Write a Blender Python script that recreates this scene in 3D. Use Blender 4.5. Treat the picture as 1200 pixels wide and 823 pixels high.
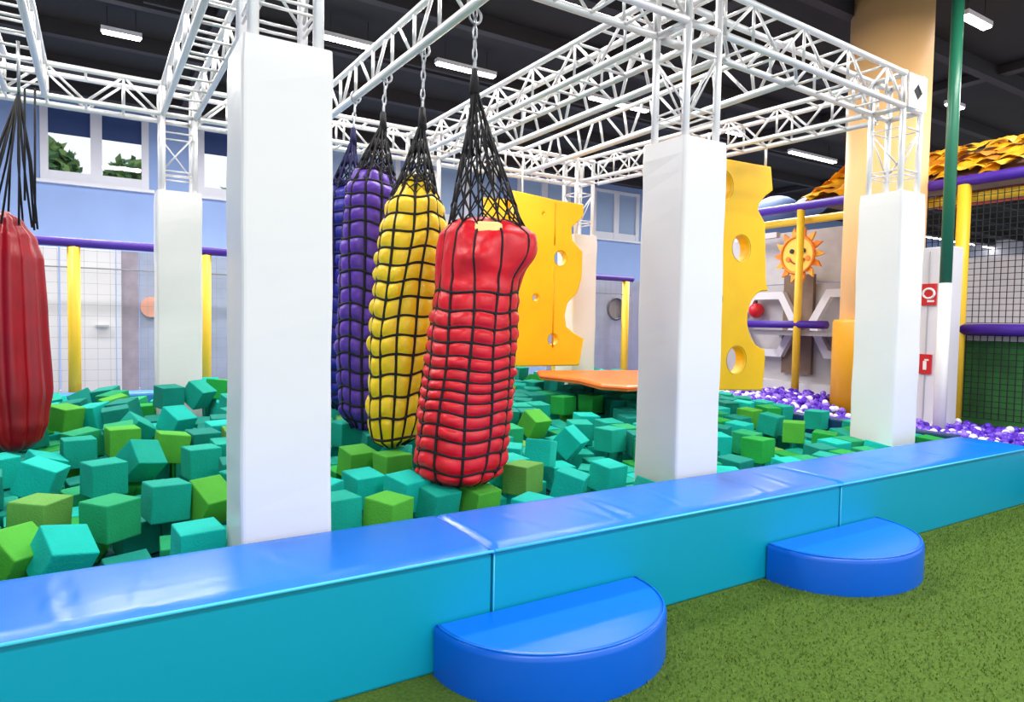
import bpy, bmesh, math, random
from mathutils import Vector, Matrix, Euler
for o in list(bpy.data.objects): bpy.data.objects.remove(o)
SC = bpy.context.scene; COL = SC.collection
random.seed(7)
PI = math.pi

# ---------------------------------------------------------------- camera
FPX = 780.0                      # focal length for a 1200 px wide frame
CX, CY = 600.0, 411.5
EYE = Vector((0, 0, 1.5))
R = Matrix(((0.8504306192977366, 0.007081301746729766, -0.5260395583284968),
            (-0.5257798514430517, 0.04561566775989379, -0.8493967027669351),
            (0.01798081136630398, 0.9989339647946658, 0.04251616636314528)))
cd = bpy.data.cameras.new('camera'); cam = bpy.data.objects.new('camera', cd); COL.objects.link(cam)
cd.sensor_fit = 'HORIZONTAL'; cd.sensor_width = 36; cd.lens = FPX/1200*36; cd.clip_end = 200
cam.matrix_world = Matrix.Translation(EYE) @ R.to_4x4()
SC.camera = cam
# ---------------------------------------------------------------- world and exposure
w = bpy.data.worlds.new('world'); SC.world = w; w.use_nodes = True
w.node_tree.nodes['Background'].inputs[0].default_value = (.86, .93, 1, 1)
w.node_tree.nodes['Background'].inputs[1].default_value = 1.05
SC.view_settings.view_transform = 'Standard'; SC.view_settings.look = 'None'
SC.view_settings.gamma = 1; SC.view_settings.exposure = 0.25
SC.view_settings.use_curve_mapping = False
# ---------------------------------------------------------------- added area lights that brighten the hall front and back, without fixtures
def area(name, loc, sx, sy, power, col=(1, .97, .93)):
    l = bpy.data.lights.new(name, 'AREA'); l.shape = 'RECTANGLE'; l.size = sx; l.size_y = sy; l.energy = power; l.color = col
    o = bpy.data.objects.new(name, l); COL.objects.link(o); o.location = loc; return o
for (x, y, e) in ((-1.5, -1.1, 150), (2.8, -1.1, 150), (7, -.9, 130), (-.6, 5.0, 150), (3.6, 5.0, 170), (7.6, 2.2, 150), (-1.6, 8.3, 150), (2.4, 8.3, 120), (6.6, 8.3, 110), (-4, 11, 220), (1, 11.4, 330), (6, 11.4, 330), (11, 9, 300), (12, 3, 200), (16, 11.4, 300), (24, 8, 500)):
    area('added_fill_light', (x, y, 5.4), 2.6, .5, e)

def ray(px, py):
    return R @ Vector(((px-CX)/FPX, -(py-CY)/FPX, -1))
def on_y(px, py, Y): r = ray(px, py); return EYE + r*(Y/r.y)
def on_x(px, py, X): r = ray(px, py); return EYE + r*(X/r.x)
def on_z(px, py, Z): r = ray(px, py); return EYE + r*((Z-1.5)/r.z)
def at_d(px, py, d): return EYE + ray(px, py)*d

# ---------------------------------------------------------------- materials
MATS = {}
def mat(name, col, rough=.5, spec=.5, noise=0, nscale=6, bump=0, bscale=40, metal=0, emit=None, es=0, coat=0, stretch=None, alpha=None, trans=0, detail=3):
    if name in MATS: return MATS[name]
    m = bpy.data.materials.new(name); m.use_nodes = True; MATS[name] = m
    nt = m.node_tree; b = nt.nodes['Principled BSDF']
    b.inputs['Base Color'].default_value = (*col, 1); b.inputs['Roughness'].default_value = rough
    b.inputs['Metallic'].default_value = metal; b.inputs['Specular IOR Level'].default_value = spec
    b.inputs['Coat Weight'].default_value = coat; b.inputs['Coat Roughness'].default_value = .12
    if trans: b.inputs['Transmission Weight'].default_value = trans
    if emit: b.inputs['Emission Color'].default_value = (*emit, 1); b.inputs['Emission Strength'].default_value = es
    tc = nt.nodes.new('ShaderNodeTexCoord'); mp = nt.nodes.new('ShaderNodeMapping'); nt.links.new(tc.outputs['Object'], mp.inputs[0])
    if stretch: mp.inputs['Scale'].default_value = stretch
    if noise:
        n = nt.nodes.new('ShaderNodeTexNoise'); n.inputs['Scale'].default_value = nscale; n.inputs['Detail'].default_value = detail
        r = nt.nodes.new('ShaderNodeValToRGB'); nt.links.new(mp.outputs[0], n.inputs[0]); nt.links.new(n.outputs[0], r.inputs[0])
        r.color_ramp.elements[0].position = .3; r.color_ramp.elements[1].position = .7
        r.color_ramp.elements[0].color = (*[max(0, c*(1-noise)) for c in col], 1); r.color_ramp.elements[1].color = (*[min(1, c*(1+noise)) for c in col], 1)
        nt.links.new(r.outputs[0], b.inputs['Base Color'])
    if bump:
        n = nt.nodes.new('ShaderNodeTexNoise'); n.inputs['Scale'].default_value = bscale; n.inputs['Detail'].default_value = 4
        u = nt.nodes.new('ShaderNodeBump'); u.inputs['Strength'].default_value = bump; u.inputs['Distance'].default_value = .02
        nt.links.new(mp.outputs[0], n.inputs[0]); nt.links.new(n.outputs[0], u.inputs['Height']); nt.links.new(u.outputs[0], b.inputs['Normal'])
    return m
def s(r, g, b):                  # sRGB 0-255 to linear
    f = lambda c: c/12.92 if c <= .04045 else ((c+.055)/1.055)**2.4
    return (f(r/255), f(g/255), f(b/255))
VINYL = dict(rough=.34, spec=.5, bump=.06, bscale=5)
M_white = mat('white_vinyl', s(231, 229, 228), **VINYL)
M_blue = mat('blue_vinyl', s(0, 122, 232), rough=.27, spec=.42, bump=.12, bscale=4, stretch=(1, 3, 1))
M_cyan = mat('turquoise_vinyl', s(0, 158, 190), rough=.38, spec=.45, bump=.06, bscale=3)
M_step = mat('step_vinyl', s(2, 98, 218), rough=.3, spec=.5, bump=.05, bscale=4)
M_piping = mat('pale_piping', s(70, 205, 240), rough=.35)
M_turf = mat('turf', s(82, 114, 26), rough=.95, noise=.3, nscale=60, bump=.6, bscale=220)
M_blade = [mat('turf_blade_%d' % i, c, rough=.8) for i, c in enumerate((s(98, 130, 34), s(76, 106, 22), s(120, 142, 46)))]
M_alu = mat('aluminium', s(224, 223, 224), rough=.34, metal=.3, spec=.6)
M_alu_d = mat('aluminium_grey', s(190, 192, 198), rough=.35, metal=.55)
M_rope = mat('black_rope', s(22, 20, 24), rough=.8)
M_steel = mat('chain_steel', s(170, 172, 178), rough=.3, metal=.8)
M_red = mat('red_bag_fabric', s(218, 10, 34), rough=.42, noise=.12, nscale=9, bump=.25, bscale=14)
M_dred = mat('dark_red_fabric', s(148, 0, 24), rough=.4, noise=.15, nscale=5)
M_yel = mat('yellow_bag_fabric', s(250, 208, 22), rough=.42, noise=.08, nscale=9, bump=.25, bscale=14)
M_pur = mat('purple_bag_fabric', s(92, 48, 168), rough=.42, noise=.12, nscale=9, bump=.25, bscale=14)
M_navy = mat('navy_bag_fabric', s(26, 24, 148), rough=.45, noise=.12, nscale=9, bump=.25, bscale=14)
M_cream = mat('cream_foam', s(252, 226, 150), rough=.9)
M_cheese = mat('cheese_yellow_vinyl', s(253, 196, 8), rough=.42, noise=.05, nscale=3)
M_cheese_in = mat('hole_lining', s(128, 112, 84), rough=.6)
M_gold = mat('gold_padding', s(240, 168, 6), rough=.4, bump=.05, bscale=5)
M_peach = mat('peach_paint', s(255, 198, 132), rough=.6, noise=.03, nscale=2)
M_wall = mat('blue_wall_paint', s(138, 164, 214), rough=.8, noise=.03, nscale=1.5)
M_ceil = mat('black_ceiling', s(19, 17, 20), rough=.8, noise=.3, nscale=1.2)
M_beam = mat('dark_beam', s(38, 34, 38), rough=.7)
M_wwall = mat('white_panel', s(222, 220, 226), rough=.5, noise=.02, nscale=2)
M_gwall = mat('grey_blue_panel', s(160, 170, 196), rough=.6, noise=.12, nscale=3)
M_grey = mat('grey_panel', s(176, 172, 176), rough=.6, noise=.1, nscale=1.5)
M_frame = mat('window_frame_paint', s(214, 216, 228), rough=.5)
M_glass = mat('window_glass', (1, 1, 1), rough=.02, trans=1)
M_blind = mat('blue_blind', s(44, 66, 116), rough=.8)
M_paleblind = mat('pale_blind', s(150, 172, 206), rough=.8)
M_rail = mat('violet_padding', s(66, 26, 150), rough=.5)
M_post = mat('yellow_post_padding', s(236, 192, 44), rough=.45)
M_green = mat('green_pipe', s(36, 112, 84), rough=.35)
M_net = mat('black_net', s(30, 34, 36), rough=.9)
M_gnet = mat('pale_net', s(150, 150, 158), rough=.9)
M_gnet2 = mat('green_net_cloth', s(60, 130, 60), rough=.9, noise=.3, nscale=3)
M_lamp = mat('lamp_tube', (1, 1, 1), emit=(1, .97, .98), es=14)
M_lampbody = mat('lamp_body', s(225, 222, 226), rough=.4)
M_orange = mat('orange_vinyl', s(250, 122, 44), rough=.4, noise=.1, nscale=4)
M_rim = mat('blue_rim_vinyl', s(52, 128, 206), rough=.5)
M_pitfloor = mat('pit_floor', s(8, 78, 84), rough=.9)
M_ballp = mat('violet_ball', s(88, 40, 196), rough=.25)
M_ballw = mat('white_ball', s(240, 236, 250), rough=.25)
M_ballv = mat('lilac_ball', s(140, 108, 222), rough=.25)
M_sign = mat('sign_red', s(204, 22, 34), rough=.4)
M_signw = mat('sign_white', s(245, 240, 240), rough=.4)
M_shing = [mat('shingle_%d' % i, c, rough=.6, noise=.15, nscale=12) for i, c in enumerate((s(240, 168, 10), s(206, 132, 8), s(248, 190, 30)))]
M_sun = mat('sun_yellow', s(250, 206, 84), rough=.5); M_sunray = mat('sun_orange', s(244, 138, 30), rough=.5)
M_black = mat('black_paint', s(24, 20, 20), rough=.5)
M_brown = mat('brown_panel', s(120, 96, 80), rough=.6, noise=.2, nscale=4)
M_redpad = mat('red_padding', s(214, 80, 60), rough=.6)
M_leaf = [mat('leaf_%d' % i, c, rough=.7, noise=.3, nscale=8) for i, c in enumerate((s(110, 140, 70), s(70, 110, 60)))]
M_bark = mat('bark', s(90, 76, 60), rough=.9)
CUBE_COL = [('teal', s(10, 162, 142)), ('dark teal', s(4, 134, 120)), ('aqua', s(10, 186, 172)), ('sea green', s(28, 158, 104)), ('green', s(30, 158, 66)), ('lime green', s(82, 176, 60)), ('olive green', s(100, 162, 74))]
M_cube = [mat('foam_' + n.replace(' ', '_'), c, rough=.85, spec=.25, noise=.1, nscale=5, bump=.25, bscale=90) for n, c in CUBE_COL]

# ---------------------------------------------------------------- mesh helpers
class MB:
    def __init__(self): self.v = []; self.f = []; self.mi = []; self.sm = []
    def add(self, vs, fs, mi=0, smooth=False):
        n = len(self.v); self.v += [Vector(p) for p in vs]
        for f in fs: self.f.append([n+k for k in f]); self.mi.append(mi); self.sm.append(smooth)
        return self
    def box(self, x0, x1, y0, y1, z0, z1, mi=0, mx=None):
        vs = [Vector((x, y, z)) for x in (x0, x1) for y in (y0, y1) for z in (z0, z1)]
        if mx: vs = [mx @ p for p in vs]
        return self.add(vs, [(0, 1, 3, 2), (4, 6, 7, 5), (0, 4, 5, 1), (2, 3, 7, 6), (0, 2, 6, 4), (1, 5, 7, 3)], mi)
    def tube(self, pts, r, n=6, mi=0, caps=True, closed=False):
        pts = [Vector(p) for p in pts]; N = len(pts); base = len(self.v); ref = None
        for i, p in enumerate(pts):
            a = pts[(i-1) % N] if closed or i > 0 else p; b = pts[(i+1) % N] if closed or i < N-1 else p
            t = (b-a).normalized()
            if ref is None:
                ref = t.orthogonal().normalized()
            ref = (ref - t*ref.dot(t)).normalized(); bt = t.cross(ref)
            rr = r[i] if isinstance(r, (list, tuple)) else r
            for k in range(n):
                q = 2*PI*k/n; self.v.append(p + (ref*math.cos(q)+bt*math.sin(q))*rr)
        for i in range(N if closed else N-1):
            for k in range(n):
                a = base+i*n+k; b = base+i*n+(k+1) % n; j = (i+1) % N
                self.f.append([a, b, base+j*n+(k+1) % n, base+j*n+k]); self.mi.append(mi); self.sm.append(True)
        if caps and not closed:
            self.f.append([base+k for k in range(n)][::-1]); self.mi.append(mi); self.sm.append(False)
            self.f.append([base+(N-1)*n+k for k in range(n)]); self.mi.append(mi); self.sm.append(False)
        return self
    def prism(self, poly, depth, fr, mi=0):
        """poly 2D (u, v) list; fr maps (u, v, w) to world; w from 0 to depth"""
        n = len(poly); vs = [fr(u, v, 0) for u, v in poly]+[fr(u, v, depth) for u, v in poly]
        fs = [list(range(n))[::-1], list(range(n, 2*n))]+[[i, (i+1) % n, n+(i+1) % n, n+i] for i in range(n)]
        return self.add(vs, fs, mi)
    def mesh(self, name, mats, org=Vector((0, 0, 0)), bevel=0, seg=2):
        me = bpy.data.meshes.new(name); me.from_pydata([p-org for p in self.v], [], self.f)
        if not isinstance(mats, (list, tuple)): mats = [mats]
        for m in mats: me.materials.append(m)
        me.polygons.foreach_set('material_index', self.mi); me.polygons.foreach_set('use_smooth', self.sm); me.update()
        if bevel:
            bm = bmesh.new(); bm.from_mesh(me); bmesh.ops.recalc_face_normals(bm, faces=bm.faces)
            es = [e for e in bm.edges if len(e.link_faces) == 2 and e.calc_face_angle(0) > .5]
            bmesh.ops.bevel(bm, geom=es, offset=bevel, segments=seg, profile=.5, affect='EDGES')
            for f in bm.faces: f.smooth = False
            bm.to_mesh(me); bm.free()
        return me
    def build(self, name, mats, parent=None, bevel=0, seg=2, fix=True):
        org = wloc(parent) if parent else Vector((0, 0, 0))
        me = self.mesh(name, mats, org, bevel, seg)
        if fix and not bevel:
            bm = bmesh.new(); bm.from_mesh(me); bmesh.ops.recalc_face_normals(bm, faces=bm.faces); bm.to_mesh(me); bm.free()
        o = bpy.data.objects.new(name, me); COL.objects.link(o)
        if parent: o.parent = parent
        return o
def wloc(o):
    v = Vector(o.location)
    while o.parent: o = o.parent; v += o.location
    return v
def thing(name, label, cat, loc, group=None):
    o = bpy.data.objects.new(name, None); COL.objects.link(o); o.location = loc; o.empty_display_size = .1
    o['label'] = label; o['category'] = cat
    if group: o['group'] = group
    return o
def tag(o, label, cat, group=None, kind=None):
    o['label'] = label; o['category'] = cat
    if group: o['group'] = group
    if kind: o['kind'] = kind
    return o
def struct(o): o['kind'] = 'structure'; return o
def piece(name, me, parent, mw):
    """object with shared mesh at world matrix mw under an unrotated parent"""
    o = bpy.data.objects.new(name, me); COL.objects.link(o); o.parent = parent
    o.matrix_basis = Matrix.Translation(-wloc(parent)) @ mw; return o
def unit_tube(r, n=6, m=None):
    b = MB(); b.tube([(0, 0, 0), (0, 0, 1)], r, n); return b.mesh('tube', m)
ROD = unit_tube(.012, 6, M_alu); CHORD = unit_tube(.026, 10, M_alu)
def rod(name, me, parent, a, b):
    a = Vector(a); b = Vector(b); d = b-a
    mw = Matrix.Translation(a) @ d.to_track_quat('Z', 'Y').to_matrix().to_4x4() @ Matrix.Diagonal((1, 1, d.length, 1))
    return piece(name, me, parent, mw)

# ================================================================ LARGE STRUCTURE
WALL_Y, CEIL, XR, XL = 16.0, 5.8, 36.0, -9.0
struct(MB().box(XL, XR, -1.5, WALL_Y, -.12, -.02).build('floor', mat('concrete', s(170, 168, 166), rough=.7, noise=.1)))
# turf laid on the near side of the curb
turf = struct(MB().box(-4, 10, -1.5, 2.53, -.02, 0).build('floor_turf', M_turf))
bl = MB(); rnd = random.Random(3)
for i in range(60000):
    y = rnd.uniform(.25, 2.5); x = rnd.uniform(max(.6, y*.55), 7.6)
    if y > 1.97 and (1.2 < x < 2.3 or 3.4 < x < 4.5) and math.hypot((x-(1.76 if x < 3 else 3.94)), y-2.52) < .53: continue
    a = rnd.uniform(0, PI); hgt = rnd.uniform(.008, .018); dx, dy = math.cos(a)*.003, math.sin(a)*.003; lx, ly = rnd.uniform(-.01, .01), rnd.uniform(-.01, .01)
    bl.add([(x-dx, y-dy, 0), (x+dx, y+dy, 0), (x+lx, y+ly, hgt)], [(0, 1, 2)], rnd.choice((0, 0, 1, 1, 2)))
g = bl.build('turf_blades', M_blade, fix=False); tag(g, 'short green artificial turf blades in front of the turquoise curb', 'grass', kind='stuff')
# ceiling with beams
struct(MB().box(XL, XR, -1.5, WALL_Y, CEIL, CEIL+.1).build('ceiling', M_ceil))
k = 0
for y in (1.0, 2.8, 5.3, 6.9, 8.4, 10.3, 12.0, 13.6, 15.0):
    struct(MB().box(XL, XR, y-.07, y+.07, CEIL-.22, CEIL).build('trim_%d' % k, M_beam)); k += 1
for x in (-4, 1.5, 7, 12.5, 18, 24):
    struct(MB().box(x-.1, x+.1, -1.5, WALL_Y, CEIL-.14, CEIL-.01).build('trim_%d' % k, M_beam)); k += 1
struct(MB().box(XL-.15, XL, -1.5, WALL_Y, 0, CEIL).build('wall_left', M_wall))
struct(MB().box(XR, XR+.15, -1.5, WALL_Y, 0, CEIL).build('wall_right', M_wwall))
# back wall with real window openings, built from strips around them
wins = []
p0, p1 = on_y(45, 112, WALL_Y), on_y(175, 218, WALL_Y)
WZ0, WZ1 = 4.17, 5.62
for c in (-6.6, -3.3, -.04, 2.75, 5.55, 8.35, 10.9, 13.6, 16.3):
    wins.append((c-.93, c+.93))
b = MB(); x = XL
b.box(XL, XR, WALL_Y, WALL_Y+.2, 0, WZ0); b.box(XL, XR, WALL_Y, WALL_Y+.2, WZ1, CEIL)
for a, c in wins: b.box(x, a, WALL_Y, WALL_Y+.2, WZ0, WZ1); x = c
b.box(x, XR, WALL_Y, WALL_Y+.2, WZ0, WZ1)
wb = struct(b.build('wall_back', M_wall))
for i, (a, c) in enumerate(wins):
    wn = bpy.data.objects.new('window_%d' % i, None); COL.objects.link(wn); wn.location = ((a+c)/2, WALL_Y, WZ0); struct(wn)
    f = MB(); y0, y1 = WALL_Y-.04, WALL_Y+.1; m = (a+c)/2
    f.box(a-.0, a+.13, y0, y1, WZ0-.03, WZ1); f.box(c-.13, c, y0, y1, WZ0-.03, WZ1)
    f.box(a+.13, m-.1, y0+.01, y1-.01, WZ0-.03, WZ0+.16); f.box(m+.1, c-.13, y0+.01, y1-.01, WZ0-.03, WZ0+.16)
    f.box(a+.13, m-.1, y0+.01, y1-.01, WZ1-.08, WZ1); f.box(m+.1, c-.13, y0+.01, y1-.01, WZ1-.08, WZ1); f.box(m-.1, m+.1, y0, y1, WZ0-.03, WZ1)
    f.build('window_frame', M_frame, wn)
    for q0, q1 in ((a+.12, m-.09), (m+.09, c-.12)):
        MB().box(q0+.02, q1-.02, WALL_Y+.05, WALL_Y+.06, WZ0+.15, WZ1-.07).build('pane', M_glass, wn)
        if i < 4: MB().box(q0, q1, WALL_Y+.02, WALL_Y+.03, WZ1-.56, WZ1-.07).build('blind', M_blind, wn)
        else: MB().box(q0, q1, WALL_Y+.02, WALL_Y+.03, WZ0+.16, WZ1-.07).build('blind', M_paleblind, wn)
    MB().box(a-.1, c+.1, WALL_Y-.12, WALL_Y+.02, WZ0-.1, WZ0-.04).build('window_sill', M_frame, wn)
# trees outside the windows
def tree(x, y, h, r, i, label):
    t = thing('tree', label, 'tree', (x, y, 0), 'trees outside the windows')
    MB().tube([(x, y, 0), (x+.1, y, h*.5), (x, y, h*.8)], [.2, .15, .06], 8).build('trunk', M_bark, t)
    b = MB(); rn = random.Random(i)
    for k in range(900):
        d = Vector((rn.gauss(0, 1), rn.gauss(0, 1), rn.gauss(0, .8))).normalized()*r*rn.uniform(.5, 1)
        c = Vector((x, y, h))+d; u = Vector((rn.uniform(-1, 1), rn.uniform(-1, 1), rn.uniform(-1, 1))).normalized(); v = u.orthogonal().normalized(); q = rn.uniform(.12, .25)
        b.add([c-u*q, c-v*q*.6, c+u*q, c+v*q*.6], [(0, 1, 2, 3)], rn.randint(0, 1))
    o = b.build('foliage', M_leaf, t, fix=False); o['kind'] = 'stuff'
tree(-1.35, 21.5, 5.2, .95, 1, 'leafy green tree outside, seen through the left pane of the far left window')
tree(.95, 21.5, 4.9, 1.0, 2, 'leafy green tree outside, seen through the right pane of the far left window')
tree(4.1, 21.6, 4.7, 1.1, 3, 'leafy green tree outside the window beside the tall front-left pillar')

# ---------------------------------------------------------------- padded curb, block by block
CY0, CY1, CH = 2.52, 3.12, .5
edges = [(-3.72, -1.12), (-1.12, 1.48), (1.48, 4.1), (4.1, 6.9)]
bl_lab = ['long blue-topped turquoise curb block at the left end, mostly outside the frame',
          'blue-topped turquoise curb block in front of the tall front-left pillar',
          'blue-topped turquoise curb block behind the nearer half-round step',
          'blue-topped turquoise curb block at the far right end behind the farther half-round step']
def curb_top(x0, x1, seed):
    rn = random.Random(seed); nx, ny = 110, 14; L = x1-x0; vs = []; fs = []
    cr = [(rn.uniform(.1, .9)*L, rn.uniform(-.3, .25), rn.uniform(.003, .008), rn.uniform(.010, .025)) for _ in range(10)]
    for i in range(nx+1):
        for j in range(ny+1):
            u = L*i/nx; v = j/ny; X = x0+u; Y = CY0-.012+(CY1-CY0+.012)*v
            z = CH + .006*math.sin(PI*v)
            for (c, sl, a, wd) in cr:
                d = (u-c-sl*(v-.5)); z += a*math.exp(-(d/wd)**2)*math.sin(PI*min(1, v*1.2))-.6*a*math.exp(-((d-.05)/wd)**2)*math.sin(PI*v)
            e = min(u, L-u); z -= .02*max(0, 1-e/.025)**2
            e = min(v, 1-v)*(CY1-CY0); z -= .012*max(0, 1-e/.02)**2
            vs.append((X, Y, z))
    for i in range(nx):
        for j in range(ny):
            a = i*(ny+1)+j; fs.append((a, a+ny+1, a+ny+2, a+1))
    return vs, fs
for i, (a, c) in enumerate(edges):
    t = thing('padded_curb_block', bl_lab[i], 'foam curb', ((a+c)/2, (CY0+CY1)/2, 0), 'padded curb blocks')
    MB().box(a+.004, c-.004, CY0, CY1, 0, CH-.018).build('side_cover', M_cyan, t, bevel=.012)
    vs, fs = curb_top(a+.002, c-.002, 11+i)
    b = MB(); b.add(vs, fs, 0, True)
    # lip that folds over the front and the back
    n = 15
    fr = [vs[q*n] for q in range(111)]; bk = [vs[q*n+n-1] for q in range(111)]
    for line, dy in ((fr, 0), (bk, .004)):
        lo = [(p[0], p[1]+dy, CH-.022) for p in line]
        b.add(line+lo, [(q, q+1, 111+q+1, 111+q) for q in range(110)])
    b.build('top_cover', M_blue, t, fix=False)
    b = MB(); b.tube([(a+.004, CY0-.012, CH-.014), (c-.004, CY0-.012, CH-.014)], .007, 6); b.build('edge_piping', M_piping, t)
    b = MB(); b.tube([(a+.006, CY0-.002, .02), (a+.006, CY0-.002, CH-.03)], .004, 5); b.build('side_piping', M_piping, t)
# half-round steps
def half_step(x0, x1, depth, h, label):
    cx, rx = (x0+x1)/2, (x1-x0)/2
    t = thing('half_round_step', label, 'step', (cx, CY0-.2, 0), 'half-round padded steps')
    N = 48; arc = [(cx-rx*math.cos(PI*k/N), CY0-.014-depth*math.sin(PI*k/N)**.92) for k in range(N+1)]
    prof = [(0, 0), (0, h-.03), (-.004, h-.012), (-.014, h-.003), (-.03, h)]
    vs = []; fs = []
    for (x, y) in arc:
        d = Vector((x-cx, y-CY0-.001, 0)); d.normalize()
        for (o, z) in prof: vs.append((x+d.x*o, min(CY0-.014, y+d.y*o), z))
    n = len(prof)
    for k in range(N):
        for j in range(n-1):
            q = k*n+j; fs.append((q, q+n, q+n+1, q+1))
    b = MB(); b.add(vs, fs, 0, True); b.add([(arc[0][0], CY0-.014, 0), (arc[-1][0], CY0-.014, 0), (arc[-1][0], CY0-.014, h), (arc[0][0], CY0-.014, h)], [(0, 1, 2, 3)])
    b.build('side_cover', M_step, t)
    b = MB(); top = [vs[k*n+n-1] for k in range(N+1)]; c0 = (cx, CY0-.014, h)
    b.add(top+[c0], [(k, k+1, N+1) for k in range(N)], 0, True); b.build('top_cover', mat('step_top_vinyl', s(4, 120, 240), rough=.3, spec=.5, bump=.04, bscale=3), t)
    b = MB(); b.tube([Vector(p)+Vector((0, 0, .002)) for p in [vs[k*n+3] for k in range(N+1)]], .004, 5); b.build('edge_piping', M_blue, t)
half_step(1.19, 2.33, .52, .215, 'blue half-round padded step nearest the camera, against the turquoise curb')
half_step(3.36, 4.52, .52, .215, 'blue half-round padded step farther right on the green turf')

# ---------------------------------------------------------------- pit bottom, rims
def heap(x, y):
    a = .47+(y-3.2)/4.6*.34
    if x < .3: a -= .16*min(1, (.3-x)/.8)*(y-3.2)/4.6
    a += .12*math.exp(-((x-.85)**2+(y-7.3)**2)/.15)
    return a
vs = []; fs = []
for i in range(31):
    for j in range(21):
        x = -2.4+9.3*i/30; y = 3.12+5.2*j/20; vs.append((x, y, heap(x, y)-.44))
for i in range(30):
    for j in range(20): a = i*21+j; fs.append((a, a+21, a+22, a+1))
struct(MB().add(vs, fs).build('floor_pit', M_pitfloor, fix=False))
rim = MB().box(-2.6, 6.9, 8.32, 8.62, 0, .66).build('foam_barrier', M_rim, bevel=.03); tag(rim, 'long blue padded rim along the far edge of the foam pit', 'rim')
rim = MB().box(6.9, 7.05, 3.13, 8.6, 0, .5).build('foam_barrier', mat('dark_rim', s(20, 60, 110), rough=.5), bevel=.02); tag(rim, 'low dark blue divider between foam pit and ball pool', 'rim')

# ---------------------------------------------------------------- pillars and trusses
B0, B1 = 3.5, 3.79      # truss chord heights
def braces(parent, a0, a1, b0, b1, n, flip=False):
    """ladder between chord a (a0->a1) and chord b (b0->b1): straight rungs and zigzag diagonals"""
    a0, a1, b0, b1 = map(Vector, (a0, a1, b0, b1))
    for k in range(n+1):
        p = a0.lerp(a1, k/n); q = b0.lerp(b1, k/n)
        if flip is None: rod('brace', ROD, parent, p, q); continue
        if (k % 2 == 1) or k in (0, n): rod('brace', ROD, parent, p, q)
        if k < n:
            if (k % 2 == 0) ^ flip: rod('brace', ROD, parent, p, b0.lerp(b1, (k+1)/n))
            else: rod('brace', ROD, parent, q, a0.lerp(a1, (k+1)/n))
def box_truss(label, p, q, group='aluminium box trusses', cat='truss'):
    """box truss between two points of its axis (x, y), 0.29 m square"""
    p = Vector((*p, 0)); q = Vector((*q, 0)); d = (q-p).normalized(); nrm = Vector((-d.y, d.x, 0))*.145; L = (q-p).length
    t = thing('box_truss', label, cat, (p.x, p.y, B0), group)
    c = {}
    for sd in (-1, 1):
        for z in (B0, B1):
            a = p+nrm*sd+Vector((0, 0, z)); b = q+nrm*sd+Vector((0, 0, z)); c[(sd, z)] = (a, b); rod('chord', CHORD, t, a, b)
    n = max(2, round(L/.30))
    for sd in (-1, 1): braces(t, *c[(sd, B0)], *c[(sd, B1)], n, False)
    for z in (B0, B1): braces(t, *c[(-1, z)], *c[(1, z)], n, None)
    return t
THIN = unit_tube(.008, 6, M_alu)
def corner_plate(t, x, y, z, dirn):
    # square end plate with a diamond opening
    hs, di, th = .15, .075, .012; b = MB()
    def fr(u, v, w_): return Vector((x+u, y-w_, z+v)) if dirn == 'y' else Vector((x-w_, y+u, z+v))
    out = [(-hs, -hs), (hs, -hs), (hs, hs), (-hs, hs)]; inn = [(0, -di), (di, 0), (0, di), (-di, 0)]
    vs = [fr(u, v, 0) for u, v in out+inn]+[fr(u, v, th) for u, v in out+inn]
    fs = []
    for o in (0, 8):
        for k in range(4):
            k2 = (k+1) % 4; fs += [(o+k, o+k2, o+4+k), (o+k2, o+4+k2, o+4+k)]
    for k in range(4):
        k2 = (k+1) % 4; fs += [(k, k2, 8+k2, 8+k), (4+k, 4+k2, 12+k2, 12+k)]
    b.add(vs, fs); pl_ = b.build('corner_plate', M_white, t); b = MB(); b.prism([(u*1.05, v*1.05) for u, v in inn], .004, fr); b.build('dark_hole_sheet', M_black, pl_)  # black sheet set in the diamond hole paints its dark inside
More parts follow.
